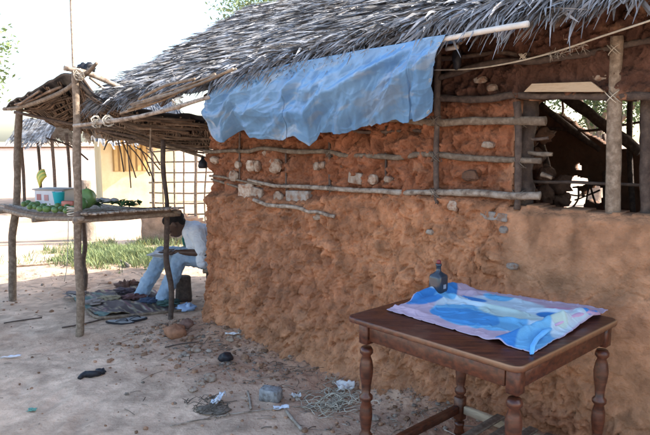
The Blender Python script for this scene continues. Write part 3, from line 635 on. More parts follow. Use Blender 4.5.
# top with rounded corners and a moulded edge
def rrect(lx, ly, r, inset, n=7):
    out = []
    for cx, cy, a0 in ((lx - r, ly - r, 0), (r, ly - r, 90), (r, r, 180), (lx - r, r, 270)):
        for k_ in range(n): a = R(a0 + 90 * k_ / (n - 1)); out.append((cx + (r - inset) * math.cos(a), cy + (r - inset) * math.sin(a)))
    return out
b = MB(); v = []; cs = []; prof = [(.010, TH - .022, 0), (.002, TH - .021, .05), (0, TH - .018, .15), (0, TH - .005, .45), (.0015, TH - .0015, 1.0), (.004, TH, .9), (.010, TH, .05), (.040, TH, 0)]
for (i_, z_, w_) in prof:
    for (x, y) in rrect(Lx, Ly, .042, i_): v.append(T(x, y, z_)); cs.append([np.clip(w_ * (1 + 1.2 * vn(x * 9, y * 9, 3)), 0, 1)] * 3)
n_ = 28; f = [(i * n_ + j, i * n_ + (j + 1) % n_, (i + 1) * n_ + (j + 1) % n_, (i + 1) * n_ + j) for i in range(len(prof) - 1) for j in range(n_)]
f.append(tuple((len(prof) - 1) * n_ + j for j in range(n_))); f.append(tuple(range(n_ - 1, -1, -1)))
b.add(v, f, np.array(cs)); b.build('tabletop', M['varnish'], table)
IN = .055; NB, FB = .045, .075; legs = [(IN, NB), (Lx - IN, NB), (IN, Ly - FB), (Lx - IN, Ly - FB)]
lp = [(.0, 0), (.019, 0), (.021, .02), (.026, .035), (.026, .05), (.020, .06), (.024, .075)]
turned = [(r_ * (.95 if r_ > .025 else .98), .235 + (z_ - .235) * 1.065) for r_, z_ in [(.024, .235), (.018, .245), (.030, .258), (.030, .272), (.019, .284), (.024, .31), (.029, .35), (.027, .385), (.019, .41), (.030, .422), (.030, .434), (.018, .445), (.021, .48), (.029, .52), (.031, .55), (.026, .58), (.018, .60), (.029, .612), (.029, .624), (.022, .635)]]
for (a, b_) in legs:
    g = MB(); z0 = float(gz(*T(a, b_, 0)[:2])) - .01
    g.lathe(T(a, b_, 0) + [0, 0, z0 * 0 - .02], [(.014, 0), (.020, .02), (.027, .045), (.020, .07), (.024, .085), (.026, .10)], 16, .03)
    g.box(T(a, b_, .155), (.048, .048, .12), RT, .05, .004)
    g.lathe(T(a, b_, 0), [(r_ * 1.0, z_ - .02) for r_, z_ in turned], 18, .03)
    g.box(T(a, b_, .703), (.048, .048, .09), RT, .02, .004)
    g.build('leg', M['varnish'], table)
def rail(p, q_, h, th, name, m='varnish', c=.03, parent=table):
    p = np.array(p); q_ = np.array(q_); d = q_ - p; L_ = np.linalg.norm(d); d /= L_; nn = np.cross([0, 0, 1], d); up = np.cross(d, nn)
    g = MB(); g.box((p + q_) / 2, (L_, th, h), Matrix(((d[0], nn[0], up[0]), (d[1], nn[1], up[1]), (d[2], nn[2], up[2]))), c, .003); g.build(name, M[m], parent)
o_ = .030
rail(T(IN + o_, NB - .008, .712), T(Lx - IN - o_, NB - .008, .712), .072, .02, 'apron'); rail(T(IN + o_, Ly - FB + .008, .712), T(Lx - IN - o_, Ly - FB + .008, .712), .072, .02, 'apron')
rail(T(IN - .008, NB + o_, .712), T(IN - .008, Ly - FB - o_, .712), .072, .02, 'apron', c=.06); rail(T(Lx - IN + .008, NB + o_, .712), T(Lx - IN + .008, Ly - FB - o_, .712), .072, .02, 'apron')
rail(T(IN + o_, Ly - FB, .155), T(Lx - IN - o_, Ly - FB, .155), .04, .03, 'stretcher', c=.03)
rail(T(IN + o_, NB, .155), T(Lx - IN - o_, NB, .155), .04, .03, 'stretcher', c=.03)
rail(T(IN, NB + o_, .155), T(IN, Ly - FB - o_, .155), .04, .03, 'stretcher', c=.12)
rail(T(Lx - IN, NB + o_, .155), T(Lx - IN, Ly - FB - o_, .155), .04, .028, 'stretcher', 'plank')
for k_ in range(5):
    b0 = IN + .10 + k_ * .085; rail(T(IN - .02, b0, .183), T(Lx - IN + .02, b0 + .012, .183), .012, .045, 'shelf_slat', 'wood')
# cloth on the table
L4 = [G(387, 311, TH), G(450, 286, TH), G(609, 311, TH), G(533, 354, TH)]   # left, back, right, front
nA, nB = 230, 170
sa = np.linspace(0, 1, nA)[:, None]; sb = np.linspace(0, 1, nB)[None]       # sa: left->front/back->right ; sb: front edge->back edge
wob = .010 * fbm(sa * 5, sb * 5, 3, 3)
fr = L4[0][None, None] * (1 - sa[..., None]) + L4[3][None, None] * sa[..., None]; bk = L4[1][None, None] * (1 - sa[..., None]) + L4[2][None, None] * sa[..., None]
Pc = fr * (1 - sb[..., None]) + bk * sb[..., None]
Pc[..., 0] += wob; Pc[..., 1] += .008 * fbm(sa * 4 + 9, sb * 4, 5, 3)
hgt = .003 + .005 * (fbm(sa * 6, sb * 6, 8, 3) + .6) * .8
def ridge(a0, b0, a1, b1, wd, h):
    dx, dy = a1 - a0, b1 - b0; L2 = dx * dx + dy * dy; t = np.clip(((sa - a0) * dx + (sb - b0) * dy) / L2, 0, 1)
    d = np.hypot(sa - a0 - dx * t, sb - b0 - dy * t); return h * np.exp(-(d / wd) ** 2) * (.55 + .45 * np.sin(t * 3.14))
for r_ in ((.02, .42, .13, .95, .05, .050), (.08, .25, .22, .62, .05, .028), (.20, .55, .62, .60, .025, .016), (.25, .80, .60, .86, .03, .012), (.80, .02, .92, .52, .035, .034), (.90, .40, .97, .80, .05, .040), (.55, .35, .85, .45, .03, .014), (.70, .70, .95, .72, .04, .022), (.0, .1, .25, .12, .03, .012), (.3, .15, .7, .2, .02, .006), (.12, .7, .3, .9, .03, .02)):
    hgt = hgt + ridge(*r_)
hgt = hgt + .0045 * (1 - sst(0, .12, np.abs(fbm(sa * 5 + sb * 2, sb * 4 - sa * 2, 91, 3)))) + .003 * (1 - sst(0, .10, np.abs(fbm(sa * 9 - sb * 3, sb * 8, 95, 3))))
Pc[..., 2] += np.maximum(hgt, .002)
a_, b_ = np.broadcast_arrays(sa + .014 * fbm(sa * 5, sb * 5, 61, 3), sb + .014 * fbm(sa * 5, sb * 5, 71, 3))
pink = np.array([.60, .44, .52]); blue = np.array([.05, .23, .55]); cyan = np.array([.18, .48, .74]); white = np.array([.62, .74, .80]); green = np.array([.55, .72, .55])
cl = np.ones((nA, nB, 3)) * pink
def mixc(mask, c_):
    global cl
    mask = np.clip(mask, 0, 1)[..., None]; cl = cl * (1 - mask) + c_ * mask
el = lambda ca, cb, ra, rb, sf=.15: 1 - sst(1 - sf * .28, 1 + sf * .28, np.hypot((a_ - ca) / ra, (b_ - cb) / rb))
mixc(el(.55, .50, .40, .36, .25), white); mixc(el(.50, .32, .30, .22, .15), cyan); mixc(el(.44, .27, .22, .15, .12), np.array([.08, .32, .66]))
mixc(el(.60, .52, .18, .10, .5), green * .5 + white * .5)
mixc(el(.06, .55, .13, .34, .15), blue); mixc(el(.05, .72, .05, .18, .3), white); mixc(el(.16, .55, .07, .10, .3), cyan)
mixc(el(.86, .08, .10, .16, .15), blue * 1.1); mixc(el(.97, .25, .14, .28, .15), cyan); mixc(el(.99, .55, .09, .28, .2), white); mixc(el(.93, .45, .04, .06, .6), green * .6 + white * .4)
mixc(el(.40, .85, .10, .08, .3), cyan); mixc(el(.98, .80, .07, .10, .2), blue * 1.4); mixc(el(.82, .62, .10, .05, .3), blue); mixc(el(.3, .7, .09, .05, .4), blue * 1.3)
mixc(el(.84, .80, .14, .10, .2), np.array([.66, .36, .48]))
edge = np.minimum(np.minimum(a_, 1 - a_), np.minimum(b_, 1 - b_)); mixc(1 - sst(.0, .012, edge), np.array([.62, .5, .62]))
cl = cl * .85
b = MB(); b.grid(Pc, cl.reshape(-1, 3))
cloth = solo(b, 'printed_cloth', M['cloths'], 'crumpled blue, pink and white printed cloth spread on the wooden table', 'cloth', (L4[0] + L4[2]) / 2)
s_ = cloth.modifiers.new('thick', 'SOLIDIFY'); s_.thickness = .002; s_.offset = -1
def roll(pts, r, name, c0, c1, flat=.8):      # rolled hem: a spiral section swept along a line
    b = MB(); pts = np.array(pts); m_ = len(pts); n_ = 30; a = np.linspace(0, 2 * np.pi * 1.7, n_); rad = np.linspace(.35, 1, n_)
    d = np.gradient(pts, axis=0); d /= np.linalg.norm(d, axis=1)[:, None]; sd = np.cross(d, [0, 0, 1]); sd /= np.linalg.norm(sd, axis=1)[:, None]
    rr = np.asarray(r) * np.ones(m_)
    g = pts[:, None] + rr[:, None, None] * (rad * np.cos(a))[None, :, None] * sd[:, None] + rr[:, None, None] * (rad * np.sin(a) * flat)[None, :, None] * np.array([0, 0, 1.])
    tt = np.clip(.5 + .9 * vn(np.linspace(0, 5, m_)[:, None] + 3, np.linspace(0, 2, n_)[None]), 0, 1)[..., None]
    b.grid(g, (np.array(c0) * tt + np.array(c1) * (1 - tt)).reshape(-1, 3)); o = b.build(name, M['cloths'], cloth)
    s_ = o.modifiers.new('thick', 'SOLIDIFY'); s_.thickness = .0025
roll([G(532, 353, TH + .010), G(533, 346, TH + .013), G(537, 339, TH + .016), G(545, 332, TH + .018), G(556, 326, TH + .016)], [.009, .010, .011, .013, .005], 'rolled_hem', blue * 1.4 + .03, cyan * 1.3)
roll([G(556, 325, TH + .03), G(572, 317, TH + .03), G(588, 313, TH + .028), G(600, 314, TH + .02)], [.006, .018, .020, .006], 'rolled_hem', np.array([.66, .38, .50]), np.array([.55, .40, .60]))
# bottle
bc = G(438, 296, TH)
bot = thing('bottle', 'small square dark glass bottle with a red stopper beside the cloth', 'bottle', bc)
m, t, b_ = new_mat('dark_glass'); b_.inputs['Base Color'].default_value = (.03, .04, .055, 1); b_.inputs['Roughness'].default_value = .18; b_.inputs['Specular IOR Level'].default_value = .6; M['glass'] = m
def sqlathe(c0, prof, n=28, p=5.0):
    g = MB(); a = np.linspace(0, 2 * np.pi, n, endpoint=False); rs = (np.abs(np.cos(a)) ** p + np.abs(np.sin(a)) ** p) ** (-1 / p)
    v = []
    for r_, z_, k_ in prof:
        rr = r_ * (1 + (rs - 1) * k_)
        for aa, q_ in zip(a, rr): v.append(ex * q_ * math.cos(aa) * .95 + ey * q_ * math.sin(aa) * .9 + np.array([0, 0, z_]))
    m_ = len(prof); f = [(i * n + j, i * n + (j + 1) % n, (i + 1) * n + (j + 1) % n, (i + 1) * n + j) for i in range(m_ - 1) for j in range(n)]
    f.append(tuple(range(n - 1, -1, -1))); f.append(tuple((m_ - 1) * n + j for j in range(n))); g.add(np.array(v) + c0, f, .5); return g
sqlathe(bc, [(r_ * 1.12, z_ * 1.28, k_) for r_, z_, k_ in [(.030, 0, 1), (.034, .004, 1), (.035, .01, 1), (.035, .072, 1), (.032, .080, 1), (.020, .088, .5), (.012, .094, 0), (.011, .112, 0), (.014, .114, 0), (.014, .121, 0), (.010, .122, 0)]]).build('glass_body', M['glass'], bot)
g = MB(); g.lathe(bc + [0, 0, .155], [(.009, 0), (.011, .004), (.010, .014), (.004, .019)], 14, np.array([.20, .025, .025])); g.build('stopper', M['plastic'], bot)
g = MB(); wv = -ey * .0; cb = bc - ey * 0; nrm = np.array([-.25, -.97, 0]);
# faded label on the bottle's front face
fn = -ey if (-ey)[1] < (-ex)[1] else -ex; sdv = ex if fn is not None and abs(fn @ ex) < .5 else ey
c_ = bc + fn * .0365 + np.array([0, 0, .052]); q4 = [c_ + sdv * .010 * x + np.array([0, 0, .010 * y]) + fn * z_ for z_ in (0, .0012) for (x, y) in ((-1, -1), (1, -1), (1, 1), (-1, 1))]
g.add(q4, [(3, 2, 1, 0), (4, 5, 6, 7), (0, 1, 5, 4), (1, 2, 6, 5), (2, 3, 7, 6), (3, 0, 4, 7)], np.array([.35, .37, .42])); g.build('worn_label', M['plastic'], bot, smooth=False)

# ---------------------------------------------------------------- market stall
stall = thing('market_stall', 'open market stall of crooked poles with a stick shelf and sagging palm and tarp roof', 'stall', G(90, 310))
Pq = [G(12, 300), G(79, 336), G(170, 319), G(84, 289)]
SH = .93
def post(p, top, r, c='wood', bend=.010, name='post', extra=None):
    p = np.array(p, float); top = np.array(top, float); n_ = 6; pts = [p + (top - p) * k_ / n_ + (rng.normal(0, bend, 3) * [1, 1, 0] if 0 < k_ < n_ else 0) for k_ in range(n_ + 1)]
    pts[0] = pts[0] - np.array([0, 0, .06]); g = MB(); g.tube(pts, np.linspace(r * 1.1, r * .85, n_ + 1) * (1 + .1 * rng.normal(0, 1, n_ + 1)), 11, .25, sub=4); return g.build(name, M[c], stall)
y0, y1, y2, y3 = Pq[0][1], Pq[1][1], Pq[2][1], Pq[3][1]
TL_ = D(20, 104, y0); TF = D(75, 72, y1); TR = D(163, 140, y2); TBk = D(84, 150, y3)
post(Pq[0], TL_, .032); post(Pq[1], TF, .031, bend=.006); post(Pq[2], TR, .022, 'wood_dark', .012); post(Pq[3], D(85, 205, y3), .020, 'wood_dark', .014)
# tie wraps on the front post
g = MB()
for k_ in range(5):
    a = np.linspace(0, 2 * np.pi, 12); z_ = SH + .02 + .012 * k_; c_ = Pq[1]
    g.tube([c_ + np.array([.036 * math.cos(x), .036 * math.sin(x), z_ + .008 * math.sin(x + k_)]) for x in a], .004, 5, sub=1)
g.build('lashing', M['fibre'], stall)
g = MB(); g.tube([Pq[1] + np.array([-.02, -.03, SH - .02]), Pq[1] + np.array([-.05, -.02, SH - .35]), Pq[1] + np.array([-.09, -.0, SH - .5])], .003, 5)
g.build('loose_cord', M['fibre'], stall)
# shelf: corners left, front, right, back
Sl, Sf, Sr = D(6, 206, y0 - .03), D(80, 214, y1 - .06), D(172, 208, y2 - .02)
Sb = Sl + Sr - Sf; Sb[2] = (Sl[2] + Sr[2]) / 2 + .0
def Sp(a, b_): return Sf + (Sl - Sf) * a + (Sr - Sf) * b_ + np.array([0, 0, -.035 * math.sin(max(0, min(1, a)) * math.pi)])
def Szz(a, b_): return Sp(a, b_)
g = MB()
for k_ in range(46):                          # thin sticks and palm ribs laid side by side
    b_ = k_ / 45; P2 = [Sp(a + random.uniform(-.006, .006), b_ + random.uniform(-.008, .008)) + np.array([0, 0, random.uniform(0, .008)]) for a in (-.05 - random.random() * .05, .2, .4, .6, .8, 1.02 + random.random() * .06)]
    g.tube(P2, random.uniform(.006, .011), 6, .3, sub=2)
g.build('shelf', M['wood_pale'], stall)
g = MB()
for (p, q_) in ((Sp(-.07, -.02), Sp(1.08, -.02)), (Sp(-.03, 1.0), Sp(1.05, 1.0))):
    mid = [Sp(a, 0 if p is not None and k2 == 0 else 0) for k2, a in enumerate(())]
    pass
for b_ in (-.03, 1.02): g.tube([Sp(a, b_) - [0, 0, .03] for a in (-.06, .25, .5, .75, 1.06)], .018, 9, .3, sub=4)
for a in (-.01, .5, 1.0): g.tube([Sp(a, b_) - [0, 0, .05] for b_ in (-.08, .5, 1.08)], .019, 9, .3, sub=4)
g.build('shelf_frame', M['wood'], stall)
g = MB()                                        # bark mat hanging over the front edges
for (fa_, fb_, n_) in (((0, 0), (0, 1), 46), ((0, 0), (1, 0), 60)):
    P1 = []; P2 = []; P3 = []
    for k_ in range(n_):
        t = k_ / (n_ - 1); a = fa_[0] + (fb_[0] - fa_[0]) * t; b2 = fa_[1] + (fb_[1] - fa_[1]) * t
        q_ = Sp(a, b2); o2 = np.array([.0, -.02, 0]); h_ = .045 + .02 * float(vn(t * 5, 3 + n_)) + .008 * random.random()
        P1.append(q_ + o2 + [0, 0, .014 + .005 * random.random()]); P2.append(q_ + o2 * 1.7 + [0, 0, -.3 * h_]); P3.append(q_ + o2 * 1.5 + [0, 0, -h_])
    g.grid(np.stack([np.array(P1), np.array(P2), np.array(P3)], 1), .6)
o = g.build('shelf_edge_mat', M['thatch_brown'], stall); s_ = o.modifiers.new('t', 'SOLIDIFY'); s_.thickness = .004
# roof: two sheets of palm ribs and black plastic over crooked poles
RL, RF, RR, RB = D(6, 106, y0 + .05), D(76, 72, y1), D(222, 92, 4.20), D(120, 150, 6.36)
RBR = D(222, 154, 5.52); RBL = D(95, 139, 6.60)
def patch(c00, c10, c11, c01, na, nb_, amp, seed):
    a = np.linspace(0, 1, na)[:, None, None]; b_ = np.linspace(0, 1, nb_)[None, :, None]
    P2 = c00 * (1 - a) * (1 - b_) + c10 * a * (1 - b_) + c11 * a * b_ + c01 * (1 - a) * b_
    P2[..., 2] += amp * fbm(a[..., 0] * 5 + seed, b_[..., 0] * 4, seed, 3) - .05 * (np.sin(a[..., 0] * np.pi) * np.sin(b_[..., 0] * np.pi)); return P2
up = np.array([0, 0, .03])
g = MB()
PA = patch(RF + up, D(214, 116, 4.68), RBR + up, RBL + up, 60, 40, .04, 3)
_a = np.linspace(0, 1, 60)[:, None]; PA[..., 2] -= .17 * np.sin(np.pi * _a ** .55) * (1 - np.linspace(0, 1, 40)[None]) ** 1.5; PB = patch(RL + up * .3, RF + up, RBL + up, RL + np.array([.25, .8, -.13]), 40, 40, .05, 8)
g.grid(PA); g.grid(PB)
o = g.build('roof_sheet', M['blackplastic'], stall); s_ = o.modifiers.new('t', 'SOLIDIFY'); s_.thickness = .006
g = MB()
for PX, n_ in ((PA, 150), (PB, 90)):                 # palm ribs beneath the plastic
    na, nb_ = PX.shape[:2]
    for k_ in range(n_):
        a = random.random(); a2 = np.clip(a + random.uniform(-.12, .12), 0, 1); pts = []
        for t in np.linspace(random.uniform(0, .3), random.uniform(.7, 1), 5):
            i = int((a * (1 - t) + a2 * t) * (na - 1)); j = int(t * (nb_ - 1)); pts.append(PX[i, j] + [0, 0, -.018 - random.random() * .02])
        g.tube(pts, random.uniform(.004, .011), 5, .3, sub=2)
    for k_ in range(n_ // 3):
        b2 = random.random(); pts = []
        for t in np.linspace(random.uniform(0, .5), random.uniform(.5, 1), 5):
            i = int(t * (na - 1)); j = int(b2 * (nb_ - 1)); pts.append(PX[i, j] + [0, 0, -.035 - random.random() * .02])
        g.tube(pts, random.uniform(.005, .012), 5, .3, sub=2)
g.build('palm_ribs', M['thatch_brown'], stall)
def cpole(pts, r, m='wood', name='roof_pole', rough=.3, parent=stall):
    g = MB(); g.tube([np.array(p) for p in pts], r, 9, rough, sub=5); return g.build(name, M[m], parent)
cpole([D(64, 68, 4.32), D(90, 74, 4.44), D(122, 88, 4.68), D(150, 96, 4.92)], [.018, .02, .018, .015], 'wood_pale')
cpole([D(97, 63, 4.32), D(86, 74, 4.39), D(60, 93, 4.80), D(22, 107, 5.40), D(4, 109, 5.64)], [.012, .016, .018, .018, .016], 'wood')
cpole([D(74, 68, 4.50), D(110, 118, 5.52), D(128, 143, 6.36)], .016, 'wood_dark')
cpole([D(90, 78, 4.56), D(120, 100, 4.92), D(140, 112, 5.16)], .010, 'wood_pale')
cpole([D(14, 112, 5.40), D(70, 124, 5.52), D(140, 138, 5.52), D(214, 152, 5.40)], .014, 'wood_dark')
cpole([D(80, 128, 4.50), D(120, 130, 4.92), D(160, 143, 5.40), D(206, 158, 5.52)], .012, 'wood')
cpole([D(46, 138, 5.88), D(70, 146, 6.00), D(88, 160, 6.12)], .008, 'wood_dark')
cpole([D(150, 112, 4.80), D(151, 130, 4.86), D(150, 150, 4.92)], .008, 'wood')
for (x0, y0_, x1, y1_) in ((122, 142, 136, 178), (128, 145, 150, 176), (134, 146, 160, 170), (118, 140, 124, 172), (140, 148, 154, 182), (127, 143, 131, 188), (146, 148, 160, 165), (112, 140, 104, 150)):
    g = MB(); p = D(x0, y0_, 5.3); q_ = D(x1, y1_, 5.25); g.tube([p, (p + q_) / 2 + [0, 0, .03], q_], .006, 5, .3, sub=3); g.build('hanging_palm_rib', M['thatch_brown'], stall)
g = MB()                                        # knotted black cloth at the peak
g.blob(D(86, 69, 4.50), (.06, .05, .045), 12, .4, 2.5); 
g.build('bundled_cover', M['blackplastic'], stall)
for c_ in (D(79, 75, 4.34), D(96, 122, 4.20), D(108, 121, 4.14), D(178, 103, 3.84)):
    g = MB()
    for k_ in range(5):                            # cord lashings at the post head and along the eave pole
        rr = random.uniform(.022, .042); a = np.linspace(0, 5.8, 9); o3 = random.random() * 6
        ax = rng.normal(0, 1, 3); ax /= np.linalg.norm(ax); e1 = np.cross(ax, [0, 0, 1]); e1 /= np.linalg.norm(e1) + 1e-6; e2 = np.cross(ax, e1)
        g.tube([c_ + rng.normal(0, .004, 3) + rr * (e1 * math.cos(x + o3) + e2 * math.sin(x + o3)) for x in a], .0032, 5, sub=1)
    g.build('lashing', M['fibre'], stall)
b = MB()
for k_ in range(9):
    p = D(146 + 5 * k_, 104 - 2.5 * k_ + random.uniform(-5, 4), 3.3 - .03 * k_); d = np.array([.28, -.16, .07]) * random.uniform(.5, 1.1)
    b.tube([p - d, p + rng.normal(0, .012, 3), p + d], random.uniform(.003, .008), 6, .4, sub=4)
b.build('eave_branches', M['wood'], house)

# goods on the stall shelf
def on(a, b_, dz=0.02): return Szz(a, b_) + np.array([0, 0, dz])
def pix_on(px, py):                       # find the spot on the shelf under a photo position
    z_ = SH + .02; return G(px, py, z_)
gcol = np.array([.07, .14, .035])
spots = [(62, 213), (67, 211), (73, 213), (58, 210), (52, 212), (48, 208), (43, 210), (38, 208), (33, 209), (28, 207), (24, 208), (35, 211), (55, 214), (47, 213), (66, 215), (40, 213), (30, 211), (71, 209), (61, 208), (52, 208)]
mango = None
places = ['nearest the front post', 'at the left end', 'in the middle of the pile', 'at the rim of the mat']
for i, (x, y) in enumerate(spots):
    p = pix_on(x, y - 2.2); r_ = .026
    if mango is None:
        g = MB(); g.blob((0, 0, 0), (.034, .026, .025), 9, .06, 1.2, np.array([.085, .16, .04])); mango = g.build('green_mango', M['fruit'], None, world=False); o = mango
    else: o = mango.copy(); C.objects.link(o)
    o.location = (p[0], p[1], p[2] + .016); o.rotation_euler = (0, 0, random.uniform(0, 6)); s_ = random.uniform(.85, 1.15); o.scale = (s_,) * 3
    tag(o, 'small green fruit in the left heap at the front edge of the stall shelf' if x < 50 else 'small green fruit in the heap between the cup and the front stall post', 'fruit', 'green fruits in the left heap' if x < 50 else 'green fruits in the right heap')
def melon(px, py, s, lab, c0=(.16, .27, .08)):
    p = pix_on(px, py); g = MB(); g.blob(p + [0, 0, s * .85], (s, s, s * 1.1), 12, .1, 2.5, np.array(c0)); g.tube([p + [0, 0, s * 1.9], p + [.004, 0, s * 2.15]], .006, 6, c=np.array([.2, .2, .08]), sub=1)
    solo(g, 'papaya', M['fruit'], lab, 'fruit', p)
melon(87, 206, .075, 'largest round pale green fruit on the stall shelf right of the front post'); melon(82, 208, .045, 'smaller green fruit squeezed against the front post on the shelf', (.10, .2, .06)); melon(76, 203, .05, 'green fruit half hidden behind the front post of the stall', (.12, .22, .07))
g = MB(); p0 = pix_on(112, 205)
for k_ in range(70):                            # leafy bundles at the right end
    p = p0 + np.array([random.uniform(-.24, .24), random.uniform(-.10, .10), random.uniform(.0, .03)]); d = rng.normal(0, .05, 3); d[2] = abs(d[2]) * .3; sd_ = np.cross(d, [0, 0, 1]); sd_ = sd_ / (np.linalg.norm(sd_) + 1e-6) * .016
    g.add([p - d, p + sd_ + [0, 0, .01], p + d, p - sd_ + [0, 0, .008]], [(0, 1, 2, 3)], np.array([.08, .15, .05]) * random.uniform(.6, 1.4))
solo(g, 'leafy_greens', M['leaf'], 'low spread of leafy greens at the right end of the stall shelf', 'vegetables', p0)
g = MB(); p0 = pix_on(96, 204)
for k_ in range(5): g.blob(p0 + np.array([.05 * k_ - .05, random.uniform(-.04, .04), .03]), (.04, .03, .022), 8, .25, 2, np.array([.5, .45, .42]) * random.uniform(.7, 1.1))
solo(g, 'paper_parcels', M['cloths'], 'pale crumpled parcels beside the round green fruit on the shelf', 'parcels', p0)
cb_ = pix_on(56, 205); cr_ = thing('storage_box', 'pale open box with a bluish side standing on the stall shelf', 'box', cb_)
g = MB(); bw, bd, bh = .26, .17, .13; rz = Matrix.Rotation(R(-12), 3, 'Z')
for (cx, cy, sx, sy, cc_) in ((0, -bd / 2, bw, .012, (.5, .52, .55)), (0, bd / 2, bw, .012, (.5, .5, .5)), (-bw / 2, 0, .012, bd - .012, (.42, .46, .5)), (bw / 2, 0, .012, bd - .012, (.45, .45, .45))):
    g.box(cb_ + np.array(rz @ Vector((cx, cy, bh / 2))), (sx, sy, bh), rz, np.array(cc_))
g.box(cb_ + [0, 0, .008], (bw - .03, bd - .03, .012), rz, np.array([.4, .4, .4])); g.build('box_sides', M['plastic'], cr_, smooth=False)
g = MB(); g.box(cb_ + np.array(rz @ Vector((0, 0, bh + .008))), (bw + .04, bd + .03, .012), rz, np.array([.30, .26, .23]), .003); g.build('box_lid', M['plastic'], cr_)
for (x, z_, cc_) in ((-.09, .075, (.30, .12, .12)), (-.02, .07, (.38, .2, .2))):
    g = MB(); g.box(cb_ + np.array(rz @ Vector((x, -bd / 2 - .008, z_))), (.04, .003, .05), rz, np.array(cc_)); g.build('printed_patch', M['plastic'], cr_, smooth=False)
g = MB(); c_ = pix_on(62, 206) + np.array([.0, -.05, 0]); g.lathe(c_, [(.03, 0), (.034, .005), (.048, .12), (.052, .125), (.046, .118), (.030, .01), (0, .009)], 20, np.array([.02, .42, .48]))
solo(g, 'plastic_cup', M['plastic'], 'turquoise plastic cup in front of the box on the stall shelf', 'cup', c_)
g = MB(); c_ = pix_on(69, 208); g.box(c_ + [0, 0, .03], (.11, .05, .055), rz, np.array([.45, .12, .07]), .006)
solo(g, 'red_packet', M['plastic'], 'brick red packet lying between the cup and the front stall post', 'packet', c_)
ban = thing('banana_bunch', 'bunch of yellow green bananas lying on the box lid', 'bananas', cb_ + [-.06, 0, bh + .015])
for k_ in range(5):
    g = MB(); a0 = R(115 + k_ * 9); base_ = cb_ + np.array([-.02, 0, bh + .03]); P2 = []
    for t in np.linspace(0, 1, 6):
        an = .1 + t * 1.5; P2.append(base_ + np.array([-.02 - .07 * math.sin(an) - .012 * k_, -.04 + .018 * k_, .11 - .09 * (1 - math.cos(an)) + .012 * k_ - .02]))
    g.tube(P2, [.006, .014, .017, .017, .013, .004], 8, .05, c=np.array([[.50, .42, .06], [.30, .36, .06], [.55, .42, .08], [.22, .32, .05], [.5, .4, .07]][k_]), sub=3); g.build('banana', M['fruit'], ban)

# ---------------------------------------------------------------- the seated man
PY = 4.55
def J(px, py, y=PY): return D(px, py, y + .91)
hip = J(221, 262, 4.62); hipN = J(222, 263, 4.52); hipF = J(219, 261, 4.72)
kN, aN = J(181, 255, 4.46), J(165, 297, 4.44); kF, aF = J(162, 254, 4.72), J(143, 294, 4.66)
chest = J(204, 240, 4.60); shC = J(194, 231, 4.58); shN = J(197, 232, 4.44); shF = J(191, 229, 4.74)
neck = J(186, 226, 4.56); head = J(175, 224, 4.54)
elN, haN = J(204, 253, 4.40), J(176, 252, 4.42); elF, haF = J(193, 252, 4.78), J(169, 251, 4.62)
man = thing('person', 'man in a pale shirt and light blue jeans seated head bowed over papers', 'person', (hip[0], hip[1], 0))
def cap(g, pts, rr, n=12, c=.5, flat=1): g.tube(pts, rr, n, 0, c=c, sub=4, flat=flat); g.blob(pts[0], [rr[0]] * 3, 8, 0, c=c); g.blob(pts[-1], [rr[-1]] * 3, 8, 0, c=c)
g = MB()
cap(g, [hip, (hip + chest) / 2 + [.02, 0, 0], chest, shC], [.12, .115, .12, .09]); cap(g, [shN, shC, shF], [.05, .07, .05]); cap(g, [shC, neck, neck * .6 + head * .4], [.055, .048, .046])
for h_, k_, a_2 in ((hipN, kN, aN), (hipF, kF, aF)):
    cap(g, [h_, (h_ + k_) / 2, k_], [.085, .072, .056]); cap(g, [k_, k_ * .6 + a_2 * .4, a_2], [.054, .052, .034])
    ft = a_2 + np.array([-.13, -.02, -.035]); ft[2] = .03; cap(g, [a_2 + [.02, 0, -.03], a_2 * .5 + ft * .5 + [0, 0, -.005], ft], [.036, .034, .026])
for s_, e_2, h_ in ((shN, elN, haN), (shF, elF, haF)):
    cap(g, [s_, (s_ + e_2) / 2, e_2], [.048, .042, .036]); cap(g, [e_2, e_2 * .5 + h_ * .5, h_], [.036, .032, .022])
    d = (h_ - e_2); d /= np.linalg.norm(d); sdv2 = np.cross(d, [0, 0, 1]); sdv2 /= np.linalg.norm(sdv2); pal = h_ + d * .045 - [0, 0, .008]
    cap(g, [h_, pal], [.024, .026], 10, flat=.6)
    for q in range(4):
        o2 = sdv2 * (q - 1.5) * .017; L_ = [.055, .065, .06, .045][q]; r0 = pal + o2 + d * .015
        cap(g, [r0, r0 + d * L_ * .5 - [0, 0, .006], r0 + d * L_ * .85 - [0, 0, .022]], [.009, .0085, .0075], 8)
    th = h_ + d * .02 + sdv2 * (.026 if s_ is shF else -.026); cap(g, [th, th + d * .03 + [0, 0, -.012], th + d * .05 + [0, 0, -.022]], [.011, .010, .008], 8)
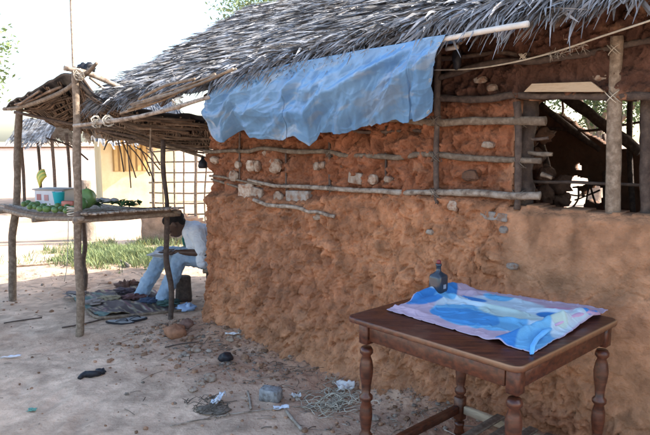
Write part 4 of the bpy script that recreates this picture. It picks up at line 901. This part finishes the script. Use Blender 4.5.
# head: bowed forward and down, facing left
tilt = Matrix.Rotation(R(38), 3, 'Y').inverted()
def hp(x, y, z):                           # local head: -x face, z up
    return head + np.array(tilt @ Vector((x, y, z)))
RH = Matrix(tilt)
g.blob(head, (.095, .074, .115), 14, 0, M=RH); g.blob(hp(-.03, 0, -.055), (.062, .056, .062), 12, 0, M=RH); g.blob(hp(.025, 0, .02), (.085, .075, .088), 12, 0, M=RH)
cap(g, [hp(-.09, 0, .01), hp(-.112, 0, -.022)], [.010, .017], 8); cap(g, [hp(-.088, -.022, -.055), hp(-.092, 0, -.055), hp(-.088, .022, -.055)], [.008, .012, .008], 8); cap(g, [hp(-.085, -.02, -.067), hp(-.090, 0, -.068), hp(-.085, .02, -.067)], [.007, .011, .007], 8)
for sy in (-1, 1):
    g.blob(hp(.01, sy * .076, -.005), (.022, .010, .032), 8, .05, M=RH); cap(g, [hp(-.086, sy * .014, .025), hp(-.080, sy * .05, .025)], [.011, .009], 8); g.blob(hp(-.068, sy * .045, -.02), (.022, .022, .018), 8, 0)
body = g.build('body', mat('dark_brown_skin', [(.3, (.055, .028, .018)), (.7, (.095, .050, .032))], 12, .5, .1, 60, spec=.5), man)
def fuse(o, vx, it=6, f_=.6):
    r_ = o.modifiers.new('fuse', 'REMESH'); r_.mode = 'VOXEL'; r_.voxel_size = vx; r_.use_smooth_shade = True
    s_ = o.modifiers.new('soft', 'SMOOTH'); s_.iterations = it; s_.factor = f_
fuse(body, .006, 4)
for sy in (-1, 1):
    g = MB(); g.blob(hp(-.080, sy * .032, .008), (.012, .013, .008), 8, 0, M=RH, c=np.array([.5, .48, .45])); g.blob(hp(-.090, sy * .032, .006), (.005, .006, .006), 6, 0, M=RH, c=np.array([.02, .01, .01])); g.build('eye', M['plastic'], man)
g = MB(); g.blob(hp(.020, 0, .040), (.096, .083, .088), 14, .05, 3, M=RH); g.blob(hp(-.03, 0, .068), (.055, .065, .045), 12, .05, 3, M=RH); g.blob(hp(.06, 0, -.005), (.042, .066, .060), 12, .05, 3, M=RH)
hair = g.build('hair', mat('black_hair', [(.3, (.008, .007, .007)), (.7, (.022, .019, .018))], 60, .9, 1.0, 220, dist=.004), man); fuse(hair, .007, 2)
g = MB()                                        # shirt
cap(g, [hip + [.0, 0, .03], (hip + chest) / 2 + [.035, 0, .01], chest + [.015, 0, 0], shC + [.01, 0, -.005]], [.145, .145, .145, .105], 16); cap(g, [shN, shC + [.01, 0, .0], shF], [.066, .085, .066])
for s_, e_2 in ((shN, elN), (shF, elF)): cap(g, [s_, s_ * .45 + e_2 * .55, s_ * .22 + e_2 * .78], [.068, .068, .070])
cap(g, [shC, neck + [.015, 0, -.005]], [.085, .060]); cap(g, [J(199, 240, 4.45), J(203, 262, 4.42)], [.07, .06]); cap(g, [J(189, 232, 4.5), J(192, 247, 4.48)], [.07, .06]); g.blob(J(209, 257, 4.5), (.09, .06, .05), 10, .3, 2)
shirt = g.build('shirt', None or M['cloths'], man); 
sh_m, t, b_ = new_mat('pale_shirt'); N = t.nodes; L = t.links; tc = N.new('ShaderNodeTexCoord'); mp = N.new('ShaderNodeMapping'); L.new(tc.outputs['Object'], mp.inputs[0])
wv = N.new('ShaderNodeTexNoise'); wv.inputs['Scale'].default_value = 4; L.new(mp.outputs[0], wv.inputs[0]); cr = N.new('ShaderNodeValToRGB'); L.new(wv.outputs[0], cr.inputs[0]); cr.color_ramp.elements[0].color = (.62, .70, .80, 1); cr.color_ramp.elements[1].color = (.78, .83, .88, 1)
n2 = N.new('ShaderNodeTexNoise'); n2.inputs['Scale'].default_value = 16; n2.inputs['Distortion'].default_value = 1.5; L.new(mp.outputs[0], n2.inputs[0]); bp = N.new('ShaderNodeBump'); bp.inputs['Strength'].default_value = .6; bp.inputs['Distance'].default_value = .03; L.new(n2.outputs[0], bp.inputs['Height']); L.new(bp.outputs[0], b_.inputs['Normal'])
L.new(cr.outputs[0], b_.inputs['Base Color']); b_.inputs['Roughness'].default_value = .8
shirt.data.materials.clear(); shirt.data.materials.append(sh_m); fuse(shirt, .010, 3)
tx = bpy.data.textures.new('folds', 'CLOUDS'); tx.noise_scale = .09; dm = shirt.modifiers.new('folds', 'DISPLACE'); dm.texture = tx; dm.strength = .025; dm.mid_level = .5
g = MB(); q0, q1 = J(181, 230, 4.47), J(183, 247, 4.45); 
for k_ in range(4):
    o2 = np.array([.008 * (k_ - 1.5) + .02, .004 * k_, 0]); g.tube([q0 + o2 * .6 + [.02, 0, -.03], (q0 + q1) / 2 + o2 + [-.0, -.01, 0], q1 + o2 * 1.2], [.003, .006, .005], 6, .1, c=np.array([.02, .14, .12]) if k_ % 2 else np.array([.04, .22, .18]))
o = g.build('shirt_trim', M['cloths'], man); o['label'] = 'dark green printed strip down the front of the shirt'
g = MB()                                        # jeans
cap(g, [hip + [0, 0, -.01], hip + [-.05, 0, .0]], [.125, .12], 14)
for h_, k_, a_2 in ((hipN, kN, aN), (hipF, kF, aF)):
    cap(g, [h_, (h_ + k_) / 2 + [0, 0, .01], k_ + [.0, 0, .0]], [.108, .094, .074], 14); cap(g, [k_, k_ * .55 + a_2 * .45, a_2 + [-.015, 0, .0], a_2 + [-.02, 0, -.03]], [.074, .070, .066, .074], 14)
jeans = g.build('jeans', mat('faded_denim', [(.3, (.20, .30, .42)), (.55, (.32, .43, .56)), (.75, (.44, .55, .66))], 7, .85, .5, 25, dist=.02), man); fuse(jeans, .010, 3)
tx2 = bpy.data.textures.new('creases', 'CLOUDS'); tx2.noise_scale = .05; dm = jeans.modifiers.new('folds', 'DISPLACE'); dm.texture = tx2; dm.strength = .032
for a_2 in (aN, aF):
    g = MB(); ft = np.array([a_2[0] - .10, a_2[1] - .02, .03]); g.blob(ft + [.04, 0, -.004], (.115, .042, .030), 10, .05, 2, np.array([.10, .18, .34]), flatb=-.028); g.build('shoe', M['cloths'], man)
g = MB(); p = J(160, 255, 4.55)
for k_ in range(4):
    rz2 = Matrix.Rotation(R(-10 + 9 * k_), 3, 'Z') @ Matrix.Rotation(R(8), 3, 'Y'); g.box(p + [-.01 + .012 * k_, .01 * k_, .004 + .0035 * k_], (.16, .20, .002), rz2, np.array([.70, .70, .70]))
solo(g, 'papers', M['cloths'], 'sheets of white paper resting on the lap of the seated man', 'papers', p, smooth=False)
# bench of poles, log, bag
bn = thing('bench', 'rough pole bench behind the wall corner under the seated man', 'bench', (hip[0], hip[1] + .05, 0))
for k_ in range(4):
    g = MB(); y_ = hip[1] - .15 + .1 * k_; g.tube([(hip[0] - .14, y_, .315), (hip[0] + .2, y_ + .01, .32), (hip[0] + .55, y_, .315)], .026, 8, .3, sub=4); g.build('seat_pole', M['wood'], bn)
for (x, y) in ((-.10, -.12), (-.10, .14), (.5, -.12), (.5, .14)):
    g = MB(); g.tube([(hip[0] + x, hip[1] + y, -.04), (hip[0] + x + .01, hip[1] + y, .30)], .024, 8, .3, sub=3); g.build('leg', M['wood_dark'], bn)
g = MB(); p = gp(184, 300); g.lathe(p - [0, 0, .01], [(.075, 0), (.078, .05), (.072, .14), (.070, .235), (.060, .245)], 16, .5)
solo(g, 'log_block', M['wood_dark'], 'short dark upright log behind the shins of the seated man', 'log', p)
g = MB(); p = gp(187, 310); g.blob(p + [0, 0, .025], (.075, .05, .038), 12, .6, 3, np.array([.35, .48, .68]), flatb=-.025)
solo(g, 'plastic_bag', M['plastic'], 'crumpled pale blue plastic bag on the ground by the thin stall post', 'bag', p)

# ---------------------------------------------------------------- mat of wares on the ground
mc = [gp(66, 298), gp(100, 319), gp(186, 310), gp(140, 287)]
a = np.linspace(0, 1, 90)[:, None]; b2 = np.linspace(0, 1, 60)[None]
Pm = mc[0] * ((1 - a) * (1 - b2))[..., None] + mc[1] * (a * (1 - b2))[..., None] + mc[2] * (a * b2)[..., None] + mc[3] * ((1 - a) * b2)[..., None]
Pm[..., 0] += .03 * fbm(a * 4, b2 * 4, 3, 3); Pm[..., 1] += .04 * fbm(a * 4, b2 * 4, 8, 3)
Pm[..., 2] += .02 + .05 * np.maximum(0, fbm(a * 4, b2 * 5, 12, 3) + .25) + .012 * fbm(a * 16, b2 * 16, 2, 3)
st_ = fbm(b2 * 34 + 3 * fbm(a * 3, b2 * 3, 2, 2), a * 3, 4, 2); bgm = np.ones((90, 60, 3)) * np.array([.12, .09, .085])
for th_, c_ in ((.15, (.30, .25, .16)), (.3, (.40, .36, .28)), (.42, (.22, .12, .13))):
    mk_ = sst(th_, th_ + .06, st_)[..., None]; bgm = bgm * (1 - mk_) + np.array(c_) * mk_
gm = sst(.2, .4, fbm(a * 2.5 + 2, b2 * 3 + 1, 40, 2))[..., None] * .7; bgm = bgm * (1 - gm) + np.array([.09, .18, .16]) * gm
g = MB(); g.grid(Pm, bgm.reshape(-1, 3)); wm = solo(g, 'ground_mat', M['cloths'], 'striped dark and yellowish cloth heaped with wares on the ground by his feet', 'mat', mc[1])
s_ = wm.modifiers.new('t', 'SOLIDIFY'); s_.thickness = .006
g = MB(); g.tube([gp(88, 311, .012), gp(100, 320, .02), gp(140, 317, .022), gp(187, 311, .015)], [.010, .014, .014, .010], 8, .3, sub=4)
solo(g, 'palm_rib_edge', M['wood'], 'brown palm rib lying along the near edge of the striped cloth', 'stick', gp(130, 318))
cols = [(.07, .05, .06), (.16, .08, .08), (.22, .19, .18), (.05, .07, .12), (.30, .25, .16), (.06, .11, .10), (.15, .08, .06), (.28, .24, .22)]
wl_ = ['dark crumpled rag', 'maroon folded cloth', 'grey crumpled cloth', 'navy folded garment', 'beige crumpled cloth', 'bottle green cloth', 'brown crumpled cloth', 'pale crumpled cloth']
wh = ['at the far edge of the striped mat', 'nearest his far shoe on the mat', 'at the left tip of the striped mat', 'between his feet on the mat', 'in the middle of the striped mat', 'at the right end of the striped mat', 'behind his shoes beyond the mat', 'under the shelf end of the mat']
for i, (x, y) in enumerate(((126, 295), (134, 301), (76, 298), (150, 306), (108, 303), (168, 308), (128, 289), (92, 306))):
    p = gp(x, y, .03); g = MB(); g.blob(p + [0, 0, .02], (.085, .065, .018 if i != 6 else .05), 16, .8, 4.0, np.array(cols[i])); g.blob(p + [.05, .03, .02], (.05, .045, .016), 12, .7, 4, np.array(cols[i]) * .8)
    solo(g, 'folded_cloth', M['cloths'], wl_[i] + ' lying ' + wh[i], 'cloth', p, 'wares heaped on the striped mat')
# sandals
def sandal(px, py, rot, lab, gr='pair of black sandals'):
    p = gp(px, py, .004); s = thing('sandal', lab, 'sandal', p, gr); rz2 = Matrix.Rotation(rot, 3, 'Z')
    for nm, z0, z1, k2, mm_ in (('sole', .0, .014, 1.0, 'blackplastic'), ('footbed', .014, .018, .86, 'cement')):
        g = MB(); n_ = 24; out = []
        for t in np.linspace(0, 2 * math.pi, n_, endpoint=False):
            x = .125 * math.cos(t); wd = .044 if x > 0 else .034; out.append((x, wd * math.sin(t) * (1 - .15 * math.cos(t * 2))))
        v = [np.array(rz2 @ Vector((x * k2, y * k2, z_))) + p for z_ in (z0, z1) for (x, y) in out]
        g.add(v, [(j, (j + 1) % n_, n_ + (j + 1) % n_, n_ + j) for j in range(n_)] + [tuple(range(n_ - 1, -1, -1)), tuple(range(n_, 2 * n_))]); g.build(nm, M[mm_], s, smooth=False)
    for sy in (-1, 1):
        g = MB(); g.tube([p + np.array(rz2 @ Vector(q_)) for q_ in ((.07, 0, .018), (.04, sy * .02, .035), (-.02, sy * .036, .022))], .006, 6, .1, sub=3, flat=.5); g.build('strap', M['blackplastic'], s)
sandal(120, 324, R(-8), 'black sandal nearer the front stall post, left of its pair'); sandal(132, 321, R(22), 'black sandal lying askew, right of its pair')

# ---------------------------------------------------------------- rubble and litter
def rubble(px, py, s, mcol, name, lab, cat, m='soil', rough=.35, grp=None, fl=(1, 1, .7)):
    p = gp(px, py); g = MB(); g.blob(p + [0, 0, s * .4], np.array(fl) * s, 9, rough, 2.2, np.array(mcol), M=Matrix.Rotation(random.random() * 6, 3, 'Z')); return solo(g, name, M[m], lab, cat, p, grp)
p = gp(271, 399); g = MB(); rz2 = Matrix.Rotation(R(-20), 3, 'Z') @ Matrix.Rotation(R(6), 3, 'X'); g.box(p + [0, 0, .035], (.125, .08, .075), rz2, .5, .008)
v = np.vstack(g.v); v[:, :] += .007 * np.stack([fbm(v[:, 0] * 30, v[:, 1] * 30, v[:, 2] * 30, 2)] * 3, 1); g.v = [v]
M['cement_old'] = mat('old_cement', [(.36, (.17, .15, .13)), (.5, (.27, .265, .26)), (.68, (.38, .38, .37))], 30, .95, 1.0, 120, dist=.006)
solo(g, 'cement_block', M['cement_old'], 'broken grey cement block on the earth at the foot of the wall', 'block', p)
rubble(226, 361, .050, (.012, .012, .015), 'black_lump', 'round black lump on the rubble slope near the wall', 'lump', 'blackplastic', .25)
rubble(176, 337, .085, (.34, .17, .10), 'mud_clod', 'large orange mud clod at the left end of the rubble', 'clod'); rubble(187, 331, .055, (.22, .13, .10), 'mud_clod', 'dark brown clod just right of the large orange one', 'clod')
rubble(211, 381, .040, (.42, .38, .34), 'stone', 'pale stone in the litter below the black lump', 'stone', 'stone'); rubble(201, 385, .028, (.5, .5, .5), 'stone', 'small pale stone left of the pale stone in the litter', 'stone', 'stone'); rubble(193, 391, .026, (.5, .5, .5), 'stone', 'lowest small whitish stone on the sandy edge of the rubble', 'stone', 'stone')
rubble(196, 352, .035, (.5, .5, .5), 'stone', 'greyish stone above the pale litter near the wall corner', 'stone', 'stone'); rubble(230, 346, .03, (.5, .5, .5), 'stone', 'stone half buried at the wall foot beside the white wrapper', 'stone', 'stone')
def scrap(px, py, sx, sy, c_, lab, name='plastic_scrap', cat='litter', h=.02, rot=0, m='plastic'):
    p = gp(px, py, .006); n_ = 14; a = np.linspace(-1, 1, n_)[:, None]; b2 = np.linspace(-1, 1, n_)[None]; o1 = random.random() * 40
    x = a * sx * (1 + .35 * fbm(b2 * 1.4 + o1, a * .4, 1, 2)); y = b2 * sy * (1 + .45 * fbm(a * 1.4 + o1, b2 * .5, 3, 2)); z_ = h * (.6 + fbm(a * 1.6 + o1, b2 * 1.6, 5, 3)); ca, sa_ = math.cos(rot), math.sin(rot)
    g = MB(); g.grid(p + np.stack([x * ca - y * sa_, x * sa_ + y * ca, np.maximum(z_, 0) + 0 * x], -1), np.array(c_)); o = solo(g, name, M[m], lab, cat, p); s_ = o.modifiers.new('t', 'SOLIDIFY'); s_.thickness = .0015; return o
scrap(281, 409, .040, .022, (.62, .66, .72), 'white plastic scrap just below the cement block', rot=.3)
scrap(219, 403, .020, .045, (.66, .70, .75), 'upright folded white wrapper in the litter left of the cement block', h=.05, rot=-.5)
scrap(233, 344, .055, .018, (.70, .68, .66), 'flat white wrapper on the slope at the foot of the wall')
scrap(11, 359, .065, .012, (.68, .68, .72), 'thin white strip on the sand at the left edge of the view', rot=.35)
scrap(32, 412, .022, .014, (.10, .26, .20), 'small green scrap on the bare sand at lower left', h=.012)
scrap(296, 398, .02, .035, (.6, .58, .55), 'bent cream scrap beside the cement block', h=.03, rot=.9); scrap(345, 392, .05, .035, (.62, .60, .58), 'dirty white rag on top of the palm strips', h=.05)
g = MB(); p = gp(90, 378)
g.tube([gp(79, 380, .012), gp(86, 377, .02), gp(95, 377, .022), gp(104, 373, .012)], [.012, .022, .024, .010], 8, .6, sub=4); g.blob(gp(101, 374, .015), (.03, .03, .02), 8, .5, 2.5)
solo(g, 'black_rag', M['blackplastic'], 'twisted black rag on the open sand at left', 'rag', p)
def stickobj(pts, r, lab, m='wood', name='stick', dz=.012):
    g = MB(); g.tube([gp(x, y, dz) for x, y in pts], r, 6, .3, sub=4); solo(g, name, M[m], lab, 'stick', gp(*pts[0]))
stickobj([(62, 330), (85, 326), (108, 319)], .007, 'thin dark stick on the sand beside the black sandals', 'wood_dark')
stickobj([(165, 349), (180, 346), (196, 345)], .005, 'thin dark twig at the left of the rubble', 'wood_dark')
stickobj([(286, 412), (292, 420), (302, 431)], .010, 'pale split palm rib near the bottom edge pointing at the camera', 'wood_pale')
stickobj([(248, 393), (250, 402), (251, 410)], .008, 'short pale stick left of the cement block', 'wood_pale'); stickobj([(4, 325), (20, 322), (42, 318)], .006, 'long thin stick on the sand at far left', 'wood_dark')
stickobj([(170, 426), (230, 415), (300, 408), (350, 408)], .0035, 'long thin wiry stem curving across the ground below the cement block', 'wood_pale')
stickobj([(110, 260), (122, 263), (130, 268)], .018, 'pale dead branch lying in front of the grass', 'wood_pale', 'branch', .02); stickobj([(10, 268), (40, 266), (75, 262)], .012, 'long branch on the ground left of the grass', 'wood', 'branch')
# tangle of pale palm strips next to the table leg
g = MB(); p0 = gp(332, 404)
for k_ in range(75):
    c_ = gp(random.gauss(334, 12), random.gauss(402, 6), random.uniform(.006, .035)); rr = random.uniform(.025, .10); a0 = random.random() * 6; ln = random.uniform(1.5, 5.5); q2 = random.uniform(.45, 1)
    g.tube([c_ + np.array([rr * math.cos(a0 + t), rr * q2 * math.sin(a0 + t), .012 * math.sin(3 * t + a0)]) for t in np.linspace(0, ln, 9)], random.uniform(.0014, .0034), 5, sub=2, flat=.5)
solo(g, 'palm_strips', mat('pale_palm_strip', [(.3, (.45, .40, .30)), (.7, (.62, .57, .46))], 20, .7, .2, 60, tint=.35), 'tangled pile of pale palm strips at the foot of the table leg', 'palm strips', p0)
g = MB(); g.blob(gp(212, 409, .004), (.09, .06, .012), 8, .4, 3)
for k_ in range(60):
    c_ = gp(random.gauss(212, 9), random.gauss(408, 5), random.uniform(.004, .03)); rr = random.uniform(.015, .06); a0 = random.random() * 6
    g.tube([c_ + np.array([rr * math.cos(a0 + t), rr * .6 * math.sin(a0 + t), .012 * math.sin(3 * t + a0)]) for t in np.linspace(0, random.uniform(1, 3), 6)], random.uniform(.0012, .003), 4, sub=2)
solo(g, 'fibre_tuft', M['dark_fibre'], 'dark tuft of rotting fibre below the white wrapper', 'fibre', gp(212, 408))
# uncountable litter
g = MB()
for k_ in range(3600):                          # mud crumbs
    if k_ < 3000: u_ = rng.uniform(-.25, 3.0); w_ = abs(rng.normal(.12, .36)) + .1; q_ = Wd(u_, w_, 0)
    else: q_ = np.array([rng.uniform(-3.4, .3), rng.uniform(2.8, 7.2), 0])
    r_ = rng.gamma(1.3, .0036) + .002; q_[2] = float(gz(q_[0], q_[1])) + r_ * .3; n5 = 4
    g.blob(q_, (r_, r_ * rng.uniform(.7, 1.2), r_ * .7), n5, .4, 2, np.array([.36, .21, .13]) * rng.uniform(.5, 1.2) if rng.random() < .75 else np.array([.36, .29, .23]) * rng.uniform(.5, 1.1))
kind(g.build('mud_crumbs', M['soil'], smooth=False), 'stuff')
g = MB()
for k_ in range(900):                           # straw, twigs, dry leaf bits
    if k_ < 560: u_ = rng.uniform(-.3, 2.6); w_ = abs(rng.normal(.15, .35)) + .12; q_ = Wd(u_, w_, 0)
    elif k_ < 760: q_ = np.array([rng.uniform(-3.6, -1.6), rng.uniform(5.6, 8), 0])
    else: q_ = np.array([rng.uniform(-3.4, .2), rng.uniform(2.8, 7.2), 0])
    a0 = rng.uniform(0, 6.3); L_ = rng.gamma(2, .016) + .01; z_ = float(gz(q_[0], q_[1])) + .005; d = np.array([math.cos(a0), math.sin(a0), rng.normal(0, .12)]) * L_
    g.tube([q_ + [0, 0, z_], q_ + d + [rng.normal(0, .006), 0, z_ + .004], q_ + d * 2 + [0, 0, z_]], rng.uniform(.0008, .0026), 4, sub=1)
kind(g.build('straw_litter', mat('litter', [(.35, (.10, .075, .055)), (.5, (.26, .21, .16)), (.65, (.48, .43, .36))], 1.5, .85, .2, 60, tint=.6)), 'stuff')

# ---------------------------------------------------------------- grass
g = MB()
def tufts(n, cx, cy, sx, sy, h0, h1):
    V = []; Fc = []; CL = []
    for k_ in range(n):
        x, y = rng.normal(cx, sx), rng.normal(cy, sy)
        if fbm(np.array(x * 1.7), np.array(y * 1.7), 5, 2) < -.3: continue
        for q_ in range(7):
            a0 = rng.uniform(0, 6.3); h_ = rng.uniform(h0, h1); ln = rng.uniform(.03, .12); wd = .005; px_, py_ = x + rng.normal(0, .03), y + rng.normal(0, .03); z0 = float(gz(px_, py_)) - .01
            dx, dy = math.cos(a0), math.sin(a0); i = len(V)
            V += [(px_ - dy * wd, py_ + dx * wd, z0), (px_ + dy * wd, py_ - dx * wd, z0), (px_ + dx * ln * .4 + dy * wd * .8, py_ + dy * ln * .4 - dx * wd * .8, z0 + h_ * .6), (px_ + dx * ln * .4 - dy * wd * .8, py_ + dy * ln * .4 + dx * wd * .8, z0 + h_ * .6), (px_ + dx * ln, py_ + dy * ln, z0 + h_)]
            Fc += [(i, i + 1, i + 2, i + 3), (i + 3, i + 2, i + 4)]; c_ = np.array([.20, .25, .11]) * rng.uniform(.6, 1.4) + (np.array([.12, .08, .02]) if rng.random() < .2 else 0); CL += [c_] * 5
    g.add(V, Fc, np.array(CL))
tufts(2400, -2.55, 7.85, .42, .36, .03, .14)
tufts(50, -3.3, 7.6, .3, .3, .03, .09); tufts(160, -1.9, 7.6, .2, .3, .05, .15)
kind(g.build('grass', M['leaf']), 'stuff')

# ---------------------------------------------------------------- behind: stick lattice wall, huts, trees
lat = thing('stick_lattice_wall', 'unfinished wall frame of thin sticks behind the seated man', 'wall frame', (-2.3, 8.93, 0))
for k_ in range(15):
    x = -2.55 + k_ * .155; g = MB(); g.tube([(x, 8.90, -.05), (x + rng.normal(0, .015), 8.88, .6), (x + rng.normal(0, .02), 8.90, 1.2), (x + rng.normal(0, .02), 8.88, 1.62)], .022 if k_ % 4 == 0 else .012, 7, .3, sub=3); g.build('upright_stick', M['wood'], lat)
for k_ in range(8):
    z_ = .42 + k_ * .15; g = MB(); g.tube([(-2.62, 8.92, z_), (-2.0, 8.93, z_ + rng.normal(0, .02)), (-1.3, 8.92, z_ + .01), (-.7, 8.92, z_)], .013, 6, .3, sub=3); g.build('cross_stick', M['wood'], lat)
slab_wall('mud_infill', (-2.75, 8.90, 0), (-.6, 8.90, 0), -.1, lambda s: .38 + .12 * np.sin(s * 9) + .0 * s, .16, M['mud'], res=.04, colr=np.array([.40, .24, .16]), parent=lat) if False else None
o = slab_wall('mud_infill', np.array([-2.75, 8.90, 0]), np.array([-.6, 8.90, 0]), -.1, lambda s: .34 + .10 * np.sin(s * 9), .15, M['mud'], res=.04, colr=np.array([.40, .26, .18]))
o.parent = lat; o.data.transform(Matrix.Translation(-Vector(lat.location)))

def hut_roof(g, c, lx, ly, ez, rz_, n, col_=None, seed=1, Lr=(.4, .7)):
    rg = np.random.default_rng(seed); V = []; Fc = []; CL = []
    for k_ in range(n):                         # loose palm thatch on a gable, ridge along x
        x = c[0] + rg.uniform(-lx, lx); s = rg.uniform(0, 1); sg = 1 if rg.random() < .5 else -1; L_ = rg.uniform(*Lr)
        y = c[1] + sg * ly * (1 - s); z_ = ez + (rz_ - ez) * s; dy = sg * ly; dz = -(rz_ - ez); l = math.hypot(dy, dz); dy, dz = dy / l * L_, dz / l * L_; wd = rg.uniform(.012, .028); dx = rg.normal(0, .06); lf = rg.uniform(0, .05)
        i = len(V); V += [(x - wd, y, z_ + lf), (x + wd, y, z_ + lf), (x + wd + dx, y + dy, z_ + dz + lf), (x - wd * .3 + dx, y + dy, z_ + dz + lf)]; Fc.append((i, i + 1, i + 2, i + 3)); CL += [[rg.random()] * 3] * 4
    g.add(V, Fc, np.array(CL))
    for sg in (-1, 1): g.box((c[0], c[1] + sg * ly / 2, (ez + rz_) / 2 - .02), (lx * 2, math.hypot(ly, rz_ - ez), .04), Matrix.Rotation(-sg * math.atan2(rz_ - ez, ly), 3, 'X'), .3)
# yellow hut
yh = thing('yellow_hut', 'yellow limewashed hut with a slatted opening and low thatch beyond the stall', 'hut', (-4.83, 13.0, 0))
g = MB(); g.box((-4.03, 14.2, .82), (1.6, 2.4, 1.70), None, .5); g.build('wall', M['plaster_yellow'], yh, smooth=False)
g = MB(); hut_roof(g, (-4.03, 14.2), 1.0, 1.6, 1.62, 2.5, 1700, seed=5); g.build('roof', M['thatch'], yh, smooth=False); yh.rotation_euler[2] = R(24)
sh = bpy.data.objects.new('shutter', None)
g = MB()
g.box((-4.23, 12.985, 1.22), (.74, .03, .80), None, np.array([.35, .22, .08]))
sh = g.build('shutter', M['plastic'], yh, smooth=False); sh['label'] = 'brown slatted shutter on the yellow wall'
for k_ in range(6):
    g = MB(); g.box((-4.53 + k_ * .12, 12.955, 1.22), (.075, .02, .78), None, np.array([.55, .38, .15])); o = g.build('shutter_slat', M['plastic'], None, smooth=False); o.parent = sh; o.data.transform(Matrix.Translation(-Vector(yh.location)))
# small open shelter at far left
PLACE = 0
lh = thing('thatched_shelter', 'small open shelter with grey thatch on thin posts at far left', 'shelter', (-6.45, 13.9, 0))
g = MB(); hut_roof(g, (-6.45, 13.9), .42, .6, 1.62, 1.98, 420, seed=9); g.build('roof', M['thatch'], lh, smooth=False)
for x, y in ((-6.8, 13.5), (-6.1, 13.5), (-6.8, 14.3), (-6.1, 14.3)):
    g = MB(); g.tube([(x, y, -.05), (x + .02, y, .8), (x, y, 1.65)], .035, 7, .2, sub=3); g.build('post', M['wood_dark'], lh)
pw = thing('pale_wall', 'long low pale plaster wall behind the thatched shelter', 'wall', (-9, 17, 0))
g = MB(); g.box((-10.5, 17.2, .62), (9.5, .18, 1.3), None, .5); g.build('wall_body', M['plaster_pale'], pw, smooth=False)
g = MB(); g.box((-10.5, 17.2, 1.292), (9.6, .24, .04), None, .5); g.build('coping', M['mud_far'], pw, smooth=False); pw.rotation_euler[2] = R(22)
g = MB(); p = gp(89, 240); g.tube([p - [0, 0, .1], p + [.0, 0, .25], p + [-.03, 0, .62], p + [-.02, .02, .9]], [.14, .10, .09, .085], 12, .25, sub=4)
solo(g, 'tree_stump', M['bark'], 'pale cut tree trunk standing behind the grass under the stall shelf', 'tree trunk', p)
g = MB(); g.tube([(-4.75, 11.5, -.1), (-4.72, 11.5, 2.3), (-4.68, 11.5, 5.0)], [.03, .025, .018], 7, .1, sub=5); solo(g, 'thin_pole', M['wood_pale'], 'tall thin bare pole rising behind the peak of the stall roof', 'pole', (-4.75, 11.5, 0))

def leafy_tree(name, label, base_, H, crown_c, crown_r, n, col_, seed, limbs=6, leaf=.055, grp='trees behind the houses'):
    rg = np.random.default_rng(seed); t_ = thing(name, label, 'tree', base_, grp); base_ = np.array(base_, float); cc_ = base_ + np.array(crown_c)
    g = MB(); tips = []; fork = base_ + [0, 0, H]
    g.tube([base_ - [0, 0, .1], base_ + [.05, 0, H * .5], fork], [H * .06 + .08, H * .04 + .06, .10], 10, .25, sub=5)
    for k_ in range(limbs):
        d = rg.normal(0, 1, 3); d /= np.linalg.norm(d); d[2] = abs(d[2]) * .5; tip = cc_ + d * np.array(crown_r) * rg.uniform(.5, .95); g.tube([fork - [0, 0, .2], (fork + tip) / 2 + rg.normal(0, .12, 3), tip], [.07, .045, .015], 7, .25, sub=4); tips.append(tip)
    g.build('trunk', M['bark'], t_)
    cl_ = []
    for k_ in range(46):
        d = rg.normal(0, 1, 3); d /= np.linalg.norm(d); cl_.append((cc_ + d * np.array(crown_r) * rg.uniform(.25, 1.0) ** .6, rg.uniform(.18, .42) * np.mean(crown_r) * .8, rg.uniform(.65, 1.35)))
    m_ = n; ix = rg.integers(0, len(cl_), m_); ctr = np.array([c[0] for c in cl_])[ix] + rg.normal(0, 1, (m_, 3)) * np.array([c[1] for c in cl_])[ix][:, None] * .55
    a = rg.normal(0, 1, (m_, 3)); a /= np.linalg.norm(a, axis=1)[:, None]; b_ = np.cross(a, rg.normal(0, 1, (m_, 3))); b_ /= np.linalg.norm(b_, axis=1)[:, None]; sz = rg.uniform(.6, 1.3, m_)[:, None] * leaf
    v = np.stack([ctr - a * sz, ctr + b_ * sz * .4, ctr + a * sz, ctr - b_ * sz * .4], 1).reshape(-1, 3); i0 = np.arange(m_) * 4; f = np.stack([i0, i0 + 1, i0 + 2, i0 + 3], 1)
    c_ = np.array(col_)[None] * (np.array([c[2] for c in cl_])[ix] * rg.uniform(.75, 1.25, m_))[:, None]; g = MB(); g.add(v, f.tolist(), np.repeat(c_, 4, 0)); g.build('crown', M['leaf'], t_)
leafy_tree('broadleaf_tree', 'green tree at the left edge behind the stall roof', (-7.2, 11.5, 0), 1.9, (0, 0, 2.9), (1.15, 1.3, 1.0), 4500, (.16, .22, .08), 3)
leafy_tree('broadleaf_tree', 'tree rising behind the thatch where the roof meets the sky', (-1.3, 15, 0), 2.6, (0, 0, 4.3), (1.5, 1.5, 1.2), 8000, (.18, .24, .11), 4)
leafy_tree('broadleaf_tree', 'tree seen through the window gap behind the house', (6.2, 13.8, 0), 1.6, (0, 0, 3.0), (1.6, 1.5, 1.6), 8000, (.07, .11, .04), 6)
